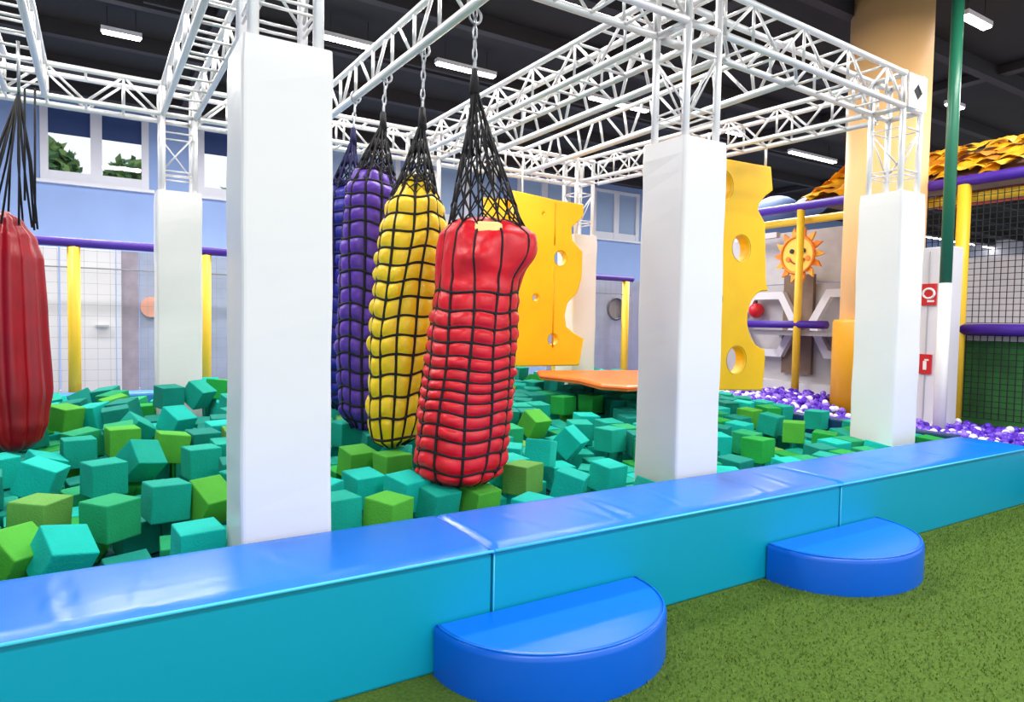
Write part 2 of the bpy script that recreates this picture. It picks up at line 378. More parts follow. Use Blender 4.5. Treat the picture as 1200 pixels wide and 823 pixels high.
def pillar(x, y, z0, z1, label):
    """padded truss pillar, front-left corner (x, y), 0.41 m square cover"""
    W = .41; t = thing('padded_pillar', label, 'pillar', (x+W/2, y+W/2, 0), 'white padded truss pillars')
    b = MB(); nz = 24
    prof = []
    r = .022
    for (cx, cy, a0) in ((x+r, y+r, PI), (x+W-r, y+r, 1.5*PI), (x+W-r, y+W-r, 0), (x+r, y+W-r, .5*PI)):
        for k in range(4): a = a0+k*PI/6; prof.append((cx+r*math.cos(a), cy+r*math.sin(a)))
    rn = random.Random(int(x*100)); n = len(prof); vs = []; fs = []; ph = [rn.uniform(0, 6) for _ in range(4)]
    for i in range(nz+1):
        z = z0+(z1-z0)*i/nz
        for k, (px, py) in enumerate(prof):
            s_ = .0025*math.sin(z*5+ph[k//4])+.002*math.sin(z*11+ph[(k//4+1) % 4])
            if i == nz: s_ -= .008
            d = Vector((px-x-W/2, py-y-W/2)).normalized(); vs.append((px+d.x*s_, py+d.y*s_, z))
    for i in range(nz):
        for k in range(n): a = i*n+k; fs.append((a, i*n+(k+1) % n, (i+1)*n+(k+1) % n, a+n))
    vs2 = vs[-n:]
    b.add(vs, fs, 0, False); b.add([(v[0], v[1], z1+.0) for v in vs2]+[(x+W/2, y+W/2, z1+.006)], [(k, (k+1) % n, n) for k in range(n)])
    b.build('pad_cover', M_white, t)
    b = MB(); b.tube([(x+W*.985, y+W+.002, z0), (x+W*.985, y+W+.002, z1-.03)], .004, 5); b.build('hook_seam', M_frame, t)
    m = .06; xs = (x+m, x+W-m); ys = (y+m, y+W-m); zt = B1+.03
    for X in xs:
        for Y in ys: rod('chord', CHORD, t, (X, Y, z1-.3), (X, Y, zt))
    for z in (z1+.16, z1+.20, z1+.58):
        for Y in ys: rod('brace', THIN, t, (xs[0], Y, z), (xs[1], Y, z))
        for X in xs: rod('brace', THIN, t, (X, ys[0], z), (X, ys[1], z))
    for i_, Y in enumerate(ys): rod('brace', THIN, t, (xs[i_], Y, z1+.2), (xs[1-i_], Y, z1+.58))
    for i_, X in enumerate(xs): rod('brace', THIN, t, (X, ys[i_], z1+.2), (X, ys[1-i_], z1+.58))
    for z in (B0, B1):
        for Y in ys: rod('brace', CHORD, t, (xs[0], Y, z), (xs[1], Y, z))
        for X in xs: rod('brace', CHORD, t, (X, ys[0], z), (X, ys[1], z))
    return t
PZ = .06
pillar(.53, 3.135, PZ, 2.75, 'widest white padded pillar, front left behind the blue curb')
pillar(3.25, 3.15, PZ, 2.75, 'white padded pillar at the centre right, standing behind the blue curb')
t3 = pillar(6.09, 3.27, PZ, 2.75, 'white padded pillar at the right before the peach column')
corner_plate(t3, 6.30, 3.295, 3.645, 'y')
pillar(.48, 7.45, PZ, 2.75, 'narrow white padded pillar in the far left corner of the pit')
pillar(3.2, 7.45, PZ, 2.75, 'white padded pillar at the back, hidden behind the yellow and purple bags')
pillar(5.60, 7.45, PZ, 2.75, 'white padded pillar at the back behind the yellow holed board')
pillar(-2.19, 3.135, PZ, 2.75, 'white padded pillar outside the left edge of the frame')
F = 3.34; K = 7.655
box_truss('silver box truss running above the curb from left edge to the front-left pillar', (-1.7, F), (.55, F))
box_truss('silver box truss above the curb between front-left and centre pillars', (.95, F), (3.28, F))
box_truss('silver box truss running from centre pillar to the right pillar overhead', (3.66, F+.02), (6.12, F+.12))
box_truss('silver box truss running back from the front-left pillar, seen like a ladder', (.735, 3.5), (.69, 7.5))
box_truss('silver box truss running back from the centre pillar, above the yellow bag ropes', (3.47, 3.55), (3.42, 7.5))
box_truss('silver box truss running back from the right pillar over the hanging yellow panel', (6.26, 3.7), (5.9, 7.5))
box_truss('silver box truss at the upper left edge holding the dark red bag', (-.56, 3.5), (-.56, 7.5))
box_truss('silver box truss along the back in front of the far left window', (-3.2, K), (.52, K))
box_truss('silver box truss along the back between far left and middle pillars', (.88, K), (3.25, K))
box_truss('silver box truss along the back behind the punch bags and yellow board', (3.6, K), (5.7, K))
# flat ladder trusses between front and back trusses; the left one carries the four bags
RB = unit_tube(.014, 6, M_alu); BCH = unit_tube(.032, 10, M_alu)
def ladder_truss(label, x0, x1, dx, n=10):
    t = thing('ladder_truss', label, 'truss', (x0, 3.45, B0), 'flat ladder trusses')
    a0, a1, b0, b1 = map(Vector, ((x0, 3.45, B0), (x1, 7.55, B0), (x0+dx, 3.45, B1), (x1+dx, 7.55, B1)))
    rod('chord', BCH, t, a0, a1); rod('chord', CHORD, t, b0, b1)
    for k in range(n+1):
        rod('brace', RB, t, a0.lerp(a1, k/n), b0.lerp(b1, k/n))
        if k < n:
            p_, q_ = (.12, .72) if k % 2 else (.88, .28)
            rod('brace', RB, t, a0.lerp(a1, (k+p_)/n), b0.lerp(b1, (k+q_)/n))
ladder_truss('flat silver ladder truss from which the punch bags hang', 2.03, 1.92, 0)
ladder_truss('flat silver ladder truss just behind the centre pillar, nearer one', 3.97, 3.93, -.1)
ladder_truss('flat silver ladder truss farther right behind the centre pillar top', 4.78, 4.84, -.06)

# ---------------------------------------------------------------- building column, green pole, white column
c = at_d(1036, 250, 8.75); PX, PY = c.x, c.y
t = thing('round_column', 'big round peach column with gold padding round its foot', 'column', (PX, PY, 0))
b = MB(); b.tube([(PX, PY, 0), (PX, PY, CEIL)], .48, 48); b.build('shaft', M_peach, t)
b = MB(); b.tube([(PX, PY, .0), (PX, PY, 1.58), (PX, PY, 1.62)], [.56, .56, .54], 48); b.build('foot_padding', M_gold, t)
gx = on_x(1108, 332, 8.2)
t = thing('ceiling_pipe', 'thin dark green pipe with white lower end, right of the peach column', 'pipe', (8.2, gx.y, 0))
b = MB(); b.tube([(8.2, gx.y, gx.z), (8.2, gx.y, CEIL)], .062, 14); b.build('upper_pipe', M_green, t)
b = MB(); b.tube([(8.2, gx.y, 0), (8.2, gx.y, gx.z)], .066, 14); b.build('lower_pipe', M_white, t)

# ---------------------------------------------------------------- ceiling lamps (linear luminaires)
def lamp(p, q, label, z=5.45):
    a = on_z(*p, z); c = on_z(*q, z); L = max(.5, abs(c.x-a.x)); x0 = min(a.x, c.x); y = (a.y+c.y)/2
    t = thing('linear_ceiling_lamp', label, 'ceiling lamp', (x0+L/2, y, z), 'linear ceiling lamps')
    MB().box(x0, x0+L, y-.06, y+.06, z, z+.06).build('lamp_housing', M_lampbody, t)
    MB().box(x0+.02, x0+L-.02, y-.05, y+.05, z-.025, z).build('diffuser', M_lamp, t)
    for u in (.15, .85): MB().tube([(x0+L*u, y, z+.06), (x0+L*u, y, CEIL)], .006, 5).build('hanger', M_beam, t)
for p, q, l in [((118, 35), (165, 46), 'short lit ceiling lamp above the far left window'),
                ((378, 42), (440, 57), 'lit ceiling lamp just right of the front-left pillar top'),
                ((511, 73), (580, 90), 'lit ceiling lamp crossing behind the red bag chain'),
                ((690, 114), (760, 130), 'lit ceiling lamp left of the centre pillar mast'),
                ((842, 152), (872, 158), 'small lit ceiling lamp right of the centre pillar behind the truss'),
                ((924, 178), (980, 190), 'lit ceiling lamp left of the peach column, above the purple rail'),
                ((1106, 122), (1131, 126), 'short lit ceiling lamp crossed by the green pipe'),
                ((1122, 20), (1165, 30), 'lit ceiling lamp at the upper right corner beside the green pipe top'),
                ((1084, 277), (1106, 281), 'distant lit lamp just right of the right pillar, seen through black net'),
                ((1118, 283), (1142, 287), 'distant lit lamp at the yellow post, seen through black net'),
                ((1152, 289), (1185, 294), 'distant lit lamp at the right edge, seen through black net')]:
    lamp(p, q, l)
# cable tray along the ceiling in line with the lamps
cp = on_z(445, 60, 5.6)
struct(MB().box(.5, 24, cp.y-.03, cp.y+.03, 5.5, 5.54).build('trim_40', M_beam))

# ---------------------------------------------------------------- punch bags
def lerp(a, b, t): return a+(b-a)*t
def interp(tab, t):
    for (t0, v0), (t1, v1) in zip(tab, tab[1:]):
        if t <= t1: return lerp(v0, v1, max(0, (t-t0)/(t1-t0)))
    return tab[-1][1]
def smooth_interp(tab, t):
    for (t0, v0), (t1, v1) in zip(tab, tab[1:]):
        if t <= t1:
            u = max(0, (t-t0)/(t1-t0)); u = u*u*(3-2*u); return lerp(v0, v1, u)
    return tab[-1][1]
def bag(d, axis_px, rad_px, rows, ncol, m, hang_px, gather_px, label, seed, bulge=.09, loose=0, phase=0., netmat=None, lump=None):
    """bag on constant depth d. axis_px: (x, y) centre line top to bottom; rad_px: [(t, r)]; rows: ring positions"""
    S_ = FPX/d; ax = [at_d(x, y, d) for x, y in axis_px]; n = len(ax)-1
    def centre(t):
        u = min(max(t, 0), 1)*n; i = min(int(u), n-1); return ax[i].lerp(ax[i+1], u-i)
    hang = at_d(*hang_px, d); hang.z = B0
    root = thing('punch_bag', label, 'punching bag', hang, 'netted hanging punch bags')
    rn = random.Random(seed); p = [rn.uniform(0, 6.28) for _ in range(8)]
    rows = sorted(rows)
    def warp(th, t):
        return (th+.10*math.sin(5*t+p[0])+.05*math.sin(3*th+9*t+p[1]), t+.006*math.sin(2*th+p[2])+.005*math.sin(5*th+p[3]+7*t)*(1 if t < .97 else 0))
    def rad(th, t):
        r = smooth_interp(rad_px, t)/S_
        r *= 1+.05*math.sin(2*th+p[4]+2*t)+.03*math.sin(3*th+5*t+p[5])
        if lump:
            for (lt, lth, lw, ltw, amp) in lump:
                dth = (th-lth+PI) % (2*PI)-PI; r += amp*math.exp(-((dth/lw)**2+((t-lt)/ltw)**2)**1.5)
        return r
    def P(th, t, r):
        a, b_ = warp(th, t); c = centre(b_); q = Vector((math.cos(a)*r, math.sin(a)*r, 0)); return c+q
    cells = [0]+rows+[1]
    def cell_u(t):
        for i, (a, b_) in enumerate(zip(cells, cells[1:])):
            if t <= b_: return i, (t-a)/max(1e-6, b_-a)
        return len(cells)-2, 1
    NT = ncol*7; vs = []; fs = []
    ts = []
    for a, b_ in zip(cells, cells[1:]):
        k = max(5, int((b_-a)*90))
        ts += [a+(b_-a)*i/k for i in range(k)]
    ts.append(1)
    for t in ts:
        i, u = cell_u(t); hv = abs(math.sin(PI*u))**.55
        for k in range(NT):
            th = 2*PI*k/NT; q = k/7; hu = abs(math.sin(PI*q))**.55; cidx = int(q)
            rr = random.Random(seed*7919+i*131+cidx).uniform(.6, 1.35)
            wz = loose*(1-min(1, i/1.5)) if loose else 0
            hh = lerp(hu*hv, 1.0*hv**.3*(.5+.5*hu), wz)
            wr = .012*math.sin(13*th+40*t+p[6])*math.sin(9*t*3+5*th)
            r = rad(th, t)*(1-bulge*.6+bulge*1.4*hh*rr+wr)
            vs.append(P(th, t, r))
    NR = len(ts)
    for i in range(NR-1):
        for k in range(NT): a = i*NT+k; b_ = i*NT+(k+1) % NT; fs.append((a, b_, b_+NT, a+NT))
    cb = centre(1)+Vector((0, 0, -.03)); ct_ = centre(0)+Vector((0, 0, .02)); vs += [cb, ct_]; nb = len(vs)
    for k in range(NT):
        k2 = (k+1) % NT; fs.append(((NR-1)*NT+k, (NR-1)*NT+k2, nb-2)); fs.append((k2, k, nb-1))
    MB().add(vs, fs, 0, True).build('bag_body', m, root)
    # net: vertical cords and rings, with cords gathering at the top
    nm = netmat or M_rope; cr = 1.7/S_
    g = at_d(*gather_px, d)
    for k in range(ncol):
        th = 2*PI*k/ncol+1e-4; pts = []
        tt = [i/46 for i in range(47)]
        for t in tt: pts.append(P(th, t, rad(th, t)*(1-bulge*.45)+.002))
        MB().tube(pts, cr, 5).build('vertical_cord', nm, root)
    for j, t in enumerate(rows):
        if loose and j == 0: continue
        pts = [P(2*PI*k/60, t, rad(2*PI*k/60, t)*(1-bulge*.45)+.002) for k in range(60)]
        MB().tube(pts, cr, 5, closed=True).build('ring_cord', nm, root)
    # gathering ropes, each with two strands and crossing net strands
    t_s = .03 if loose else .085; tops = [P(2*PI*k/ncol, t_s, rad(2*PI*k/ncol, t_s)*(.97 if loose else 1.0)) for k in range(ncol)]
    rp = MB()
    def gp(q, f, off):      # point on the way from the bag edge to the knot, pinched
        m_ = q.lerp(g, f); axis = centre(0).lerp(g, f); w_ = (1-f)**1.15/(1-f+1e-6) if f < 1 else 0
        v = axis+(m_-axis)*w_; return v+Vector((math.sin(f*9+off)*.008, math.cos(f*7+off)*.008, 0))*(1-f)
    for k in range(ncol):
        q = tops[k]; off = rn.uniform(0, 6)
        rp.tube([gp(q, f/10, off) for f in range(11)], 1.25/S_, 5)
        q2 = tops[(k+1) % ncol]
        for (f0, f1) in ((0, .14), (.14, .3), (.3, .48), (.48, .68)):
            rp.tube([gp(q, f0, off), gp(q2, f1, off)], 1.0/S_, 4)
            rp.tube([gp(q2, f0, off), gp(q, f1, off)], 1.0/S_, 4)
    for f in range(3):
        a = rn.uniform(0, 6); rp.tube([g+Vector((math.cos(a)*.012, math.sin(a)*.012, .05)), g+Vector((math.cos(a+1)*.02, math.sin(a+1)*.02, -.16))], .014, 6)
    rp.build('gathered_net', nm, root)
    MB().tube([g+Vector((0, 0, .06)), g+Vector((0, 0, -.1))], [.02, .035], 10).build('knot', nm, root)
    # chain from the truss
    ch = MB(); z = g.z+.05; i = 0; L = .075
    while z < B0+.02:
        f = (z-g.z)/(B0-g.z+1e-6); c = Vector((lerp(g.x, hang.x, f), lerp(g.y, hang.y, f), z+L/2)); pts = []
        for k in range(10):
            a = 2*PI*k/10; u = math.cos(a)*.014; v = math.sin(a)*L*.6
            pts.append(c+(Vector((u, 0, v)) if i % 2 else Vector((0, u, v))))
        ch.tube(pts, .0065, 5, closed=True); z += L*.93; i += 1
    chn = ch.build('chain', M_steel, root)
    MB().tube([hang+Vector((.045*math.cos(a_/12*2*PI), 0, .0+.05*math.sin(a_/12*2*PI))) for a_ in range(12)], .009, 6, closed=True).build('shackle', M_steel, chn)
    return root, centre
TOW = math.atan2(-.834, -.551)         # angle on a bag that faces the camera
RGT = TOW+PI/2                          # angle towards picture right
import itertools
rowsR = [.02, .30, .375, .44, .50, .555, .605, .65, .69, .73, .77, .81, .85, .895, .95]
bag(4.35, [(566, 258), (561, 330), (553, 400), (545, 470), (537, 562)], [(0, 24), (.03, 42), (.07, 49), (.2, 50), (.3, 51), (.5, 55), (.8, 56), (.93, 54), (.97, 49), (1, 36)], rowsR, 12, M_red, (557, 12), (556, 92),
    'red netted punch bag hanging nearest, with bulging loose top', 5, bulge=.075, loose=1, phase=.2, lump=[(.11, RGT-.15, .62, .10, .105), (.05, RGT+2.6, .5, .06, .03), (.03, TOW+.2, .35, .05, -.06), (.16, TOW, .3, .03, .03), (.24, TOW+.3, .8, .03, -.02)])
cream = [o for o in bpy.data.objects if o.name == 'punch_bag'][0]
q = at_d(574, 276, 4.2); b = MB(); b.box(-.085, .085, -.1, .1, -.08, .06, 0, Matrix.Translation(q) @ Euler((.1, .5, .6)).to_matrix().to_4x4()); b.build('foam_filling', M_cream, cream, bevel=.03)
rowsY = [.03+.94*i/14 for i in range(15)]
bag(4.90, [(487, 206), (485, 280), (479, 350), (471, 430), (461, 522)], [(0, 8), (.05, 22), (.12, 33), (.25, 40), (.6, 38), (.9, 31), (.97, 26), (1, 12)], rowsY, 12, M_yel, (497, 52), (495, 136),
    'yellow punch bag in black net, between the red and purple bags', 8, bulge=.09)
bag(5.46, [(438, 194), (437, 260), (434, 340), (430, 420), (426, 502)], [(0, 7), (.05, 24), (.12, 32), (.3, 33), (.7, 33), (.93, 27), (1, 12)], [.03+.94*i/16 for i in range(17)], 12, M_pur, (453, 85), (449, 140),
    'purple punch bag in black net, behind the yellow bag', 12, bulge=.08)
bag(5.98, [(406, 212), (407, 280), (406, 350), (404, 420), (402, 480)], [(0, 8), (.06, 22), (.14, 28), (.3, 29), (.7, 29), (.93, 24), (1, 10)], [.03+.94*i/16 for i in range(17)], 10, M_navy, (417, 110), (414, 158),
    'dark blue punch bag in black net, just right of the front-left pillar', 15, bulge=.08, netmat=mat('navy_rope', s(14, 12, 70), rough=.8))
# cream foam that peeks out of the red bag
# dark red draped bag at the left edge
d = 4.95; root = thing('punch_bag', 'dark red draped punch bag cut by the left edge of the frame', 'punching bag', at_d(20, 100, d))
axp = [at_d(5, 248, d), at_d(7, 320, d), at_d(11, 420, d), at_d(17, 526, d)]
vs = []; fs = []; NT = 96; NR = 60; S_ = FPX/d
for i in range(NR+1):
    t = i/NR; u = t*3; j = min(2, int(u)); c = axp[j].lerp(axp[j+1], u-j)
    r = smooth_interp([(0, 4), (.05, 17), (.15, 28), (.26, 33), (.5, 35), (.78, 37), (.9, 32), (.97, 26), (1, 15)], t)/S_
    for k in range(NT):
        th = 2*PI*k/NT; rr = r*(1+.09*math.sin(9*th+1.2*math.sin(3*t))+.04*math.sin(17*th+2*t)); vs.append(c+Vector((math.cos(th)*rr, math.sin(th)*rr, 0)))
for i in range(NR):
    for k in range(NT): a = i*NT+k; b_ = i*NT+(k+1) % NT; fs.append((a, b_, b_+NT, a+NT))
vs += [axp[0], axp[3]+Vector((0, 0, -.03))]; n = len(vs)
for k in range(NT): k2 = (k+1) % NT; fs += [(k2, k, n-2), (NR*NT+k, NR*NT+k2, n-1)]
MB().add(vs, fs, 0, True).build('bag_body', M_dred, root)
rp = MB(); g = at_d(22, 108, d); rn = random.Random(2)
for k in range(12):
    th = 2*PI*k/12; q = axp[0].lerp(axp[1], .25)+Vector((math.cos(th)*.2, math.sin(th)*.2, 0)); rp.tube([q, q.lerp(g, .5)+Vector((rn.uniform(-.02, .02), 0, 0)), g], .008, 5)
rp.build('gathered_net', M_rope, root); g2 = g.copy(); g2.z = B0+.02
MB().tube([g, g2], .012, 6).build('chain', M_steel, root)
# black hanging straps beside it
for xx, y1 in ((29, 235), (41, 262)):
    a = at_d(xx, 104, 4.9); a.z = min(a.z, B0); q = at_d(xx, y1, 4.9)
    MB().tube([a, q], .008, 6).build('strap', M_rope, root)

# ---------------------------------------------------------------- holed climbing boards
def holed_board(name_part, m, outline, holes, Y, th, parent, lining=True):
    """outline: px list in plane y=Y; holes: (px, py, radius m) ; built as bevelled slab with true openings"""
    cu = bpy.data.curves.new('c', 'CURVE'); cu.dimensions = '2D'; cu.fill_mode = 'BOTH'; cu.extrude = th/2-.02; cu.bevel_depth = .02; cu.bevel_resolution = 2
    org = wloc(parent)
    def sp(pts):
        q = cu.splines.new('POLY'); q.points.add(len(pts)-1)
        for i, (u, v) in enumerate(pts): q.points[i].co = (u, v, 0, 1)
        q.use_cyclic_u = True
    out = [on_y(x, y, Y-th/2) for x, y in outline]; sp([(p.x, p.z) for p in out])
    for (x, y, r) in holes:
        c = on_y(x, y, Y-th/2); sp([(c.x+r*math.cos(-2*PI*k/28), c.z+r*math.sin(-2*PI*k/28)) for k in range(28)])
    o = bpy.data.objects.new('tmp', cu); COL.objects.link(o)
    bpy.context.view_layer.update()
    me = bpy.data.meshes.new_from_object(o.evaluated_get(bpy.context.evaluated_depsgraph_get())); bpy.data.objects.remove(o)
    me.transform(Matrix.Translation(Vector((0, Y, 0))-org) @ Matrix.Rotation(PI/2, 4, 'X')); me.materials.clear(); me.materials.append(m)
    o = bpy.data.objects.new(name_part, me); COL.objects.link(o); o.parent = parent
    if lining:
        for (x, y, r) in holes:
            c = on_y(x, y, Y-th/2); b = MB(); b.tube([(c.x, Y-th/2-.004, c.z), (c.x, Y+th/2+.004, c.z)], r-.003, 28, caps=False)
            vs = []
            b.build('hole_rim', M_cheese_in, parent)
    return o
def arc(cx, cy, rx, ry, a0, a1, n=12): return [(cx+rx*math.cos(math.radians(lerp(a0, a1, k/n))), cy+ry*math.sin(math.radians(lerp(a0, a1, k/n)))) for k in range(n+1)]
Y2 = 5.0; c = on_y(870, 320, Y2)
t = thing('holed_climbing_board', 'yellow holed hanging board right of the centre pillar', 'climbing board', (c.x, Y2, .8), 'yellow holed boards')
out2 = [(812, 181), (903, 197), (905, 222), (897, 228), (889, 238), (888, 247), (896, 262), (897, 330)]+arc(897, 375, 22, 36, -85, -265, 14)+[(896, 420), (893, 456), (808, 455)]
holed_board('board', M_cheese, out2, [(869, 291, .155), (863, 422, .165), (847, 217, .17), (838, 350, .12)], Y2, .14, t)
for px in (897, 830):
    a = on_y(px, 197, Y2); q = a.copy(); q.z = B0-.0
    MB().tube([a, (a.x, a.y, 3.55)], .014, 8).build('hanger_rod', M_alu, t)
Y1 = 7.2; c = on_y(640, 330, Y1)
t = thing('holed_climbing_board', 'yellow holed board with scalloped right edge beside the red bag', 'climbing board', (c.x, Y1, .9), 'yellow holed boards')
holed_board('board', M_cheese, [(604, 225), (652, 236), (683, 241), (683, 252), (669, 266), (670, 282), (682, 296), (681, 325), (676, 342), (664, 355), (661, 370), (663, 384), (673, 392), (683, 398), (678, 427), (602, 428)],
            [(628, 349, .06), (648, 398, .09), (657, 303, .11), (637, 250, .03)], Y1, .1, t)
a_ = on_y(651, 236, Y1-.05); c_ = on_y(651, 427, Y1-.05)
MB().tube([(a_.x, Y1-.05, a_.z-.02), (a_.x, Y1-.05, 2.52)], .012, 6).build('fold_seam', M_gold, t); MB().tube([(a_.x, Y1-.05, 2.24), (a_.x, Y1-.05, c_.z+.22)], .012, 6).build('fold_seam', M_gold, t)
holed_board('back_board', M_cheese, [(570, 233), (606, 236), (604, 427), (570, 427)], [(600, 254, .06)], Y1+.12, .08, t)
for px in (612, 676):
    a = on_y(px, 236, Y1); MB().tube([(a.x, a.y, a.z-.1), (a.x, a.y, 3.55 if px > 0 else 3.5)], .012, 8).build('hanger_rod', M_alu, t)

# ---------------------------------------------------------------- far fence: yellow posts, violet rail, net
FY = 8.75
def fence_seg(x0, x1, label, post_at):
    t = thing('padded_net_fence', label, 'fence', ((x0+x1)/2, FY, 0), 'padded net fence along the back')
    MB().tube([(x0, FY, 2.29), (x1, FY, 2.29)], .05, 12).build('rail_padding', M_rail, t)
    for x in post_at:
        MB().tube([(x, FY, 0), (x, FY, 2.24)], .062, 14).build('post', M_post, t)
        MB().tube([(x, FY, 2.2), (x, FY, 2.3)], .03, 8).build('post_bracket', M_alu_d, t)
    b = MB(); st = .12; n = int((x1-x0)/st)
    for i in range(n+1): x = x0+(x1-x0)*i/n; b.box(x-.0012, x+.0012, FY-.0012, FY+.0012, .6, 2.25)
    for i in range(14): z = .65+i*st; b.box(x0, x1, FY-.0012, FY+.0012, z-.0012, z+.0012)
    MB().tube([(x0, FY, 2.02), (x1, FY, 2.02)], .008, 6).build('net_edge_cord', M_gnet, t)
    o = b.build('net', M_gnet, t); o['kind'] = 'stuff'
fence_seg(-2.6, .96, 'netted fence with yellow post behind the far left of the pit', [-1.55, -.24])
fence_seg(.96, 3.6, 'netted fence with yellow post between the far left and front-left pillars', [1.08, 2.35])
fence_seg(3.6, 7.85, 'netted fence behind the bags and the orange mat', [3.65, 4.95, 6.25, 7.7])
# white partition with door behind the fence
PY_ = 9.6
t = thing('partition', 'white panel partition with a small door handle behind the left netted fence', 'partition', (-1.2, PY_, 0))
for x0, x1, m in ((-3.9, -2.7, M_wwall), (-2.68, -1.5, M_wwall), (-1.48, -.42, M_wwall)): MB().box(x0, x1, PY_, PY_+.08, 0, 2.3).build('panel', m, t, bevel=.006)
dl = on_y(108, 380, PY_); dr = on_y(137, 380, PY_)
door_ = MB().box(-.40, dr.x-.01, PY_-.01, PY_+.08, 0, 2.3).build('door', M_wwall, t, bevel=.006)
hh = on_y(120, 382, PY_); MB().box(hh.x-.07, hh.x+.07, PY_-.06, PY_-.01, hh.z-.012, hh.z+.012).build('door_handle', M_alu_d, door_)
MB().box(dr.x, dr.x+.05, PY_-.02, PY_+.1, 0, 2.3).build('door_post', M_frame, t)
t = thing('grey_blue_panel', 'grey-blue panel beside the white door behind the left fence', 'panel', (.6, PY_+.05, 0))
xs_ = [dr.x+.05, dr.x+.05+.2, .9, 1.6, 2.4]
for i, (x0, x1) in enumerate(zip(xs_, xs_[1:])): MB().box(x0, x1-.01, PY_+.02, PY_+.1, 0, 2.3).build('panel', [mat('mauve_panel', s(160, 150, 165), rough=.6, noise=.15), M_gwall][i % 2] if i < 2 else M_gwall, t)
pc = on_y(178, 360, PY_); b = MB(); b.tube([(pc.x, PY_-.03, pc.z), (pc.x, PY_+.02, pc.z)], .13, 24); b.build('round_cushion', mat('pink_vinyl', s(234, 170, 150), rough=.5), t)
# blue panel with round porthole right of the back pillar
q0 = on_y(701, 335, 9.3); q1 = on_y(772, 430, 9.3)
t = thing('porthole_panel', 'grey-blue play panel with a round window, left of the centre pillar', 'play panel', ((q0.x+q1.x)/2, 9.3, 0))
def pan(Y, px0, px1, z0, z1, holes, m, parent, name):
    a = on_y(px0, 380, Y).x; b_ = on_y(px1, 380, Y).x
    cu = bpy.data.curves.new('c', 'CURVE'); cu.dimensions = '2D'; cu.fill_mode = 'BOTH'; cu.extrude = .04
    def sp(pts):
        q = cu.splines.new('POLY'); q.points.add(len(pts)-1)
        for i, (u, v) in enumerate(pts): q.points[i].co = (u, v, 0, 1)
        q.use_cyclic_u = True
    sp([(a, z0), (b_, z0), (b_, z1), (a, z1)])
    for (x, y, r) in holes:
        c = on_y(x, y, Y); sp([(c.x+r*math.cos(-2*PI*k/24), c.z+r*math.sin(-2*PI*k/24)) for k in range(24)])
    o = bpy.data.objects.new('tmp', cu); COL.objects.link(o); bpy.context.view_layer.update()
    me = bpy.data.meshes.new_from_object(o.evaluated_get(bpy.context.evaluated_depsgraph_get())); bpy.data.objects.remove(o)
    me.transform(Matrix.Translation(Vector((0, Y, 0))-wloc(parent)) @ Matrix.Rotation(PI/2, 4, 'X')); me.materials.clear(); me.materials.append(m)
    o = bpy.data.objects.new(name, me); COL.objects.link(o); o.parent = parent
pan(9.3, 640, 790, 0, 2.3, [(722, 362, .19)], M_gwall, t, 'panel')
c = on_y(722, 362, 9.25); MB().tube([(c.x+.19*math.cos(2*PI*k/24), 9.25, c.z+.19*math.sin(2*PI*k/24)) for k in range(24)], .022, 6, closed=True).build('porthole_ring', mat('dark_grey', s(90, 92, 104), rough=.4), t)
MB().box(c.x-.25, c.x+.25, 9.36, 9.38, c.z-.25, c.z+.25).build('backing', M_grey, t)

# ---------------------------------------------------------------- orange mats on the foam
def mat_shape(px, z, th, label):
    pts = [on_z(x, y, z) for x, y in px]; c = sum(pts, Vector())/len(pts)
    t = thing('padded_mat', label, 'mat', (c.x, c.y, z-th))
    b = MB(); n = len(pts)
    # two offset rings for a rounded lip
    rings = [(1, 0), (1.01, th*.3), (1.01, th*.75), (.98, th)]
    vs = []
    for k_, dz in rings: vs += [(c.x+(p.x-c.x)*k_, c.y+(p.y-c.y)*k_, z-th+dz) for p in pts]
    fs = []
    for r in range(3):
        for i in range(n): fs.append((r*n+i, r*n+(i+1) % n, (r+1)*n+(i+1) % n, (r+1)*n+i))
    vs.append((c.x, c.y, z+.01)); fs += [(3*n+i, 3*n+(i+1) % n, len(vs)-1) for i in range(n)]
    fs.append(tuple(range(n))[::-1]); b.add(vs, fs, 0, False); b.build('mat_cover', M_orange, t)
    b = MB(); b.tube([(c.x+(p.x-c.x)*1.01, c.y+(p.y-c.y)*1.01, z-th*.5) for p in pts], .008, 5, closed=True); b.build('mat_piping', mat('orange_piping', s(230, 90, 30), rough=.5), t)
mat_shape([(630, 434), (660, 434), (705, 434), (760, 434), (790, 438), (800, 444), (770, 450), (735, 452), (705, 450), (680, 444), (655, 441), (634, 439)], .9, .06,
          'flat orange padded mat on the foam at the back, left of the centre pillar')

# ---------------------------------------------------------------- play structure on the right, facade plane x = 9
GX = 9.0
t = thing('play_structure', 'yellow-posted indoor play structure with violet padded rails and gold shingle roof at the right', 'play structure', (GX, 4.5, 0))
def yat(px, X=GX, py=300): return on_x(px, py, X).y
def bar(name, X, y0, y1, z, r, m): MB().tube([(X, y0, z), (X, y1, z)], r, 12).build(name, m, t)
ya, yb = yat(878), 1.5
bar('upper_rail_padding', GX, ya, yb, 3.33, .065, M_rail)
bar('lower_rail_padding', GX, yat(866), yat(972), 1.55, .06, M_rail); bar('lower_rail_padding', GX, yat(1086), yb, 1.52, .07, M_rail)
bar('cross_beam', GX+.15, ya, yb, 3.14, .06, M_post)
for px, pr in ((937, .055), (1127, .075)): MB().tube([(GX, yat(px), 0), (GX, yat(px), 3.28)], pr, 14).build('post', M_post, t)
MB().tube([(GX, 2.2, 0), (GX, 2.2, 3.28)], .085, 14).build('post', M_post, t)
bar('red_padding', GX+.3, yat(1083), yb, 3.16, .09, M_redpad)
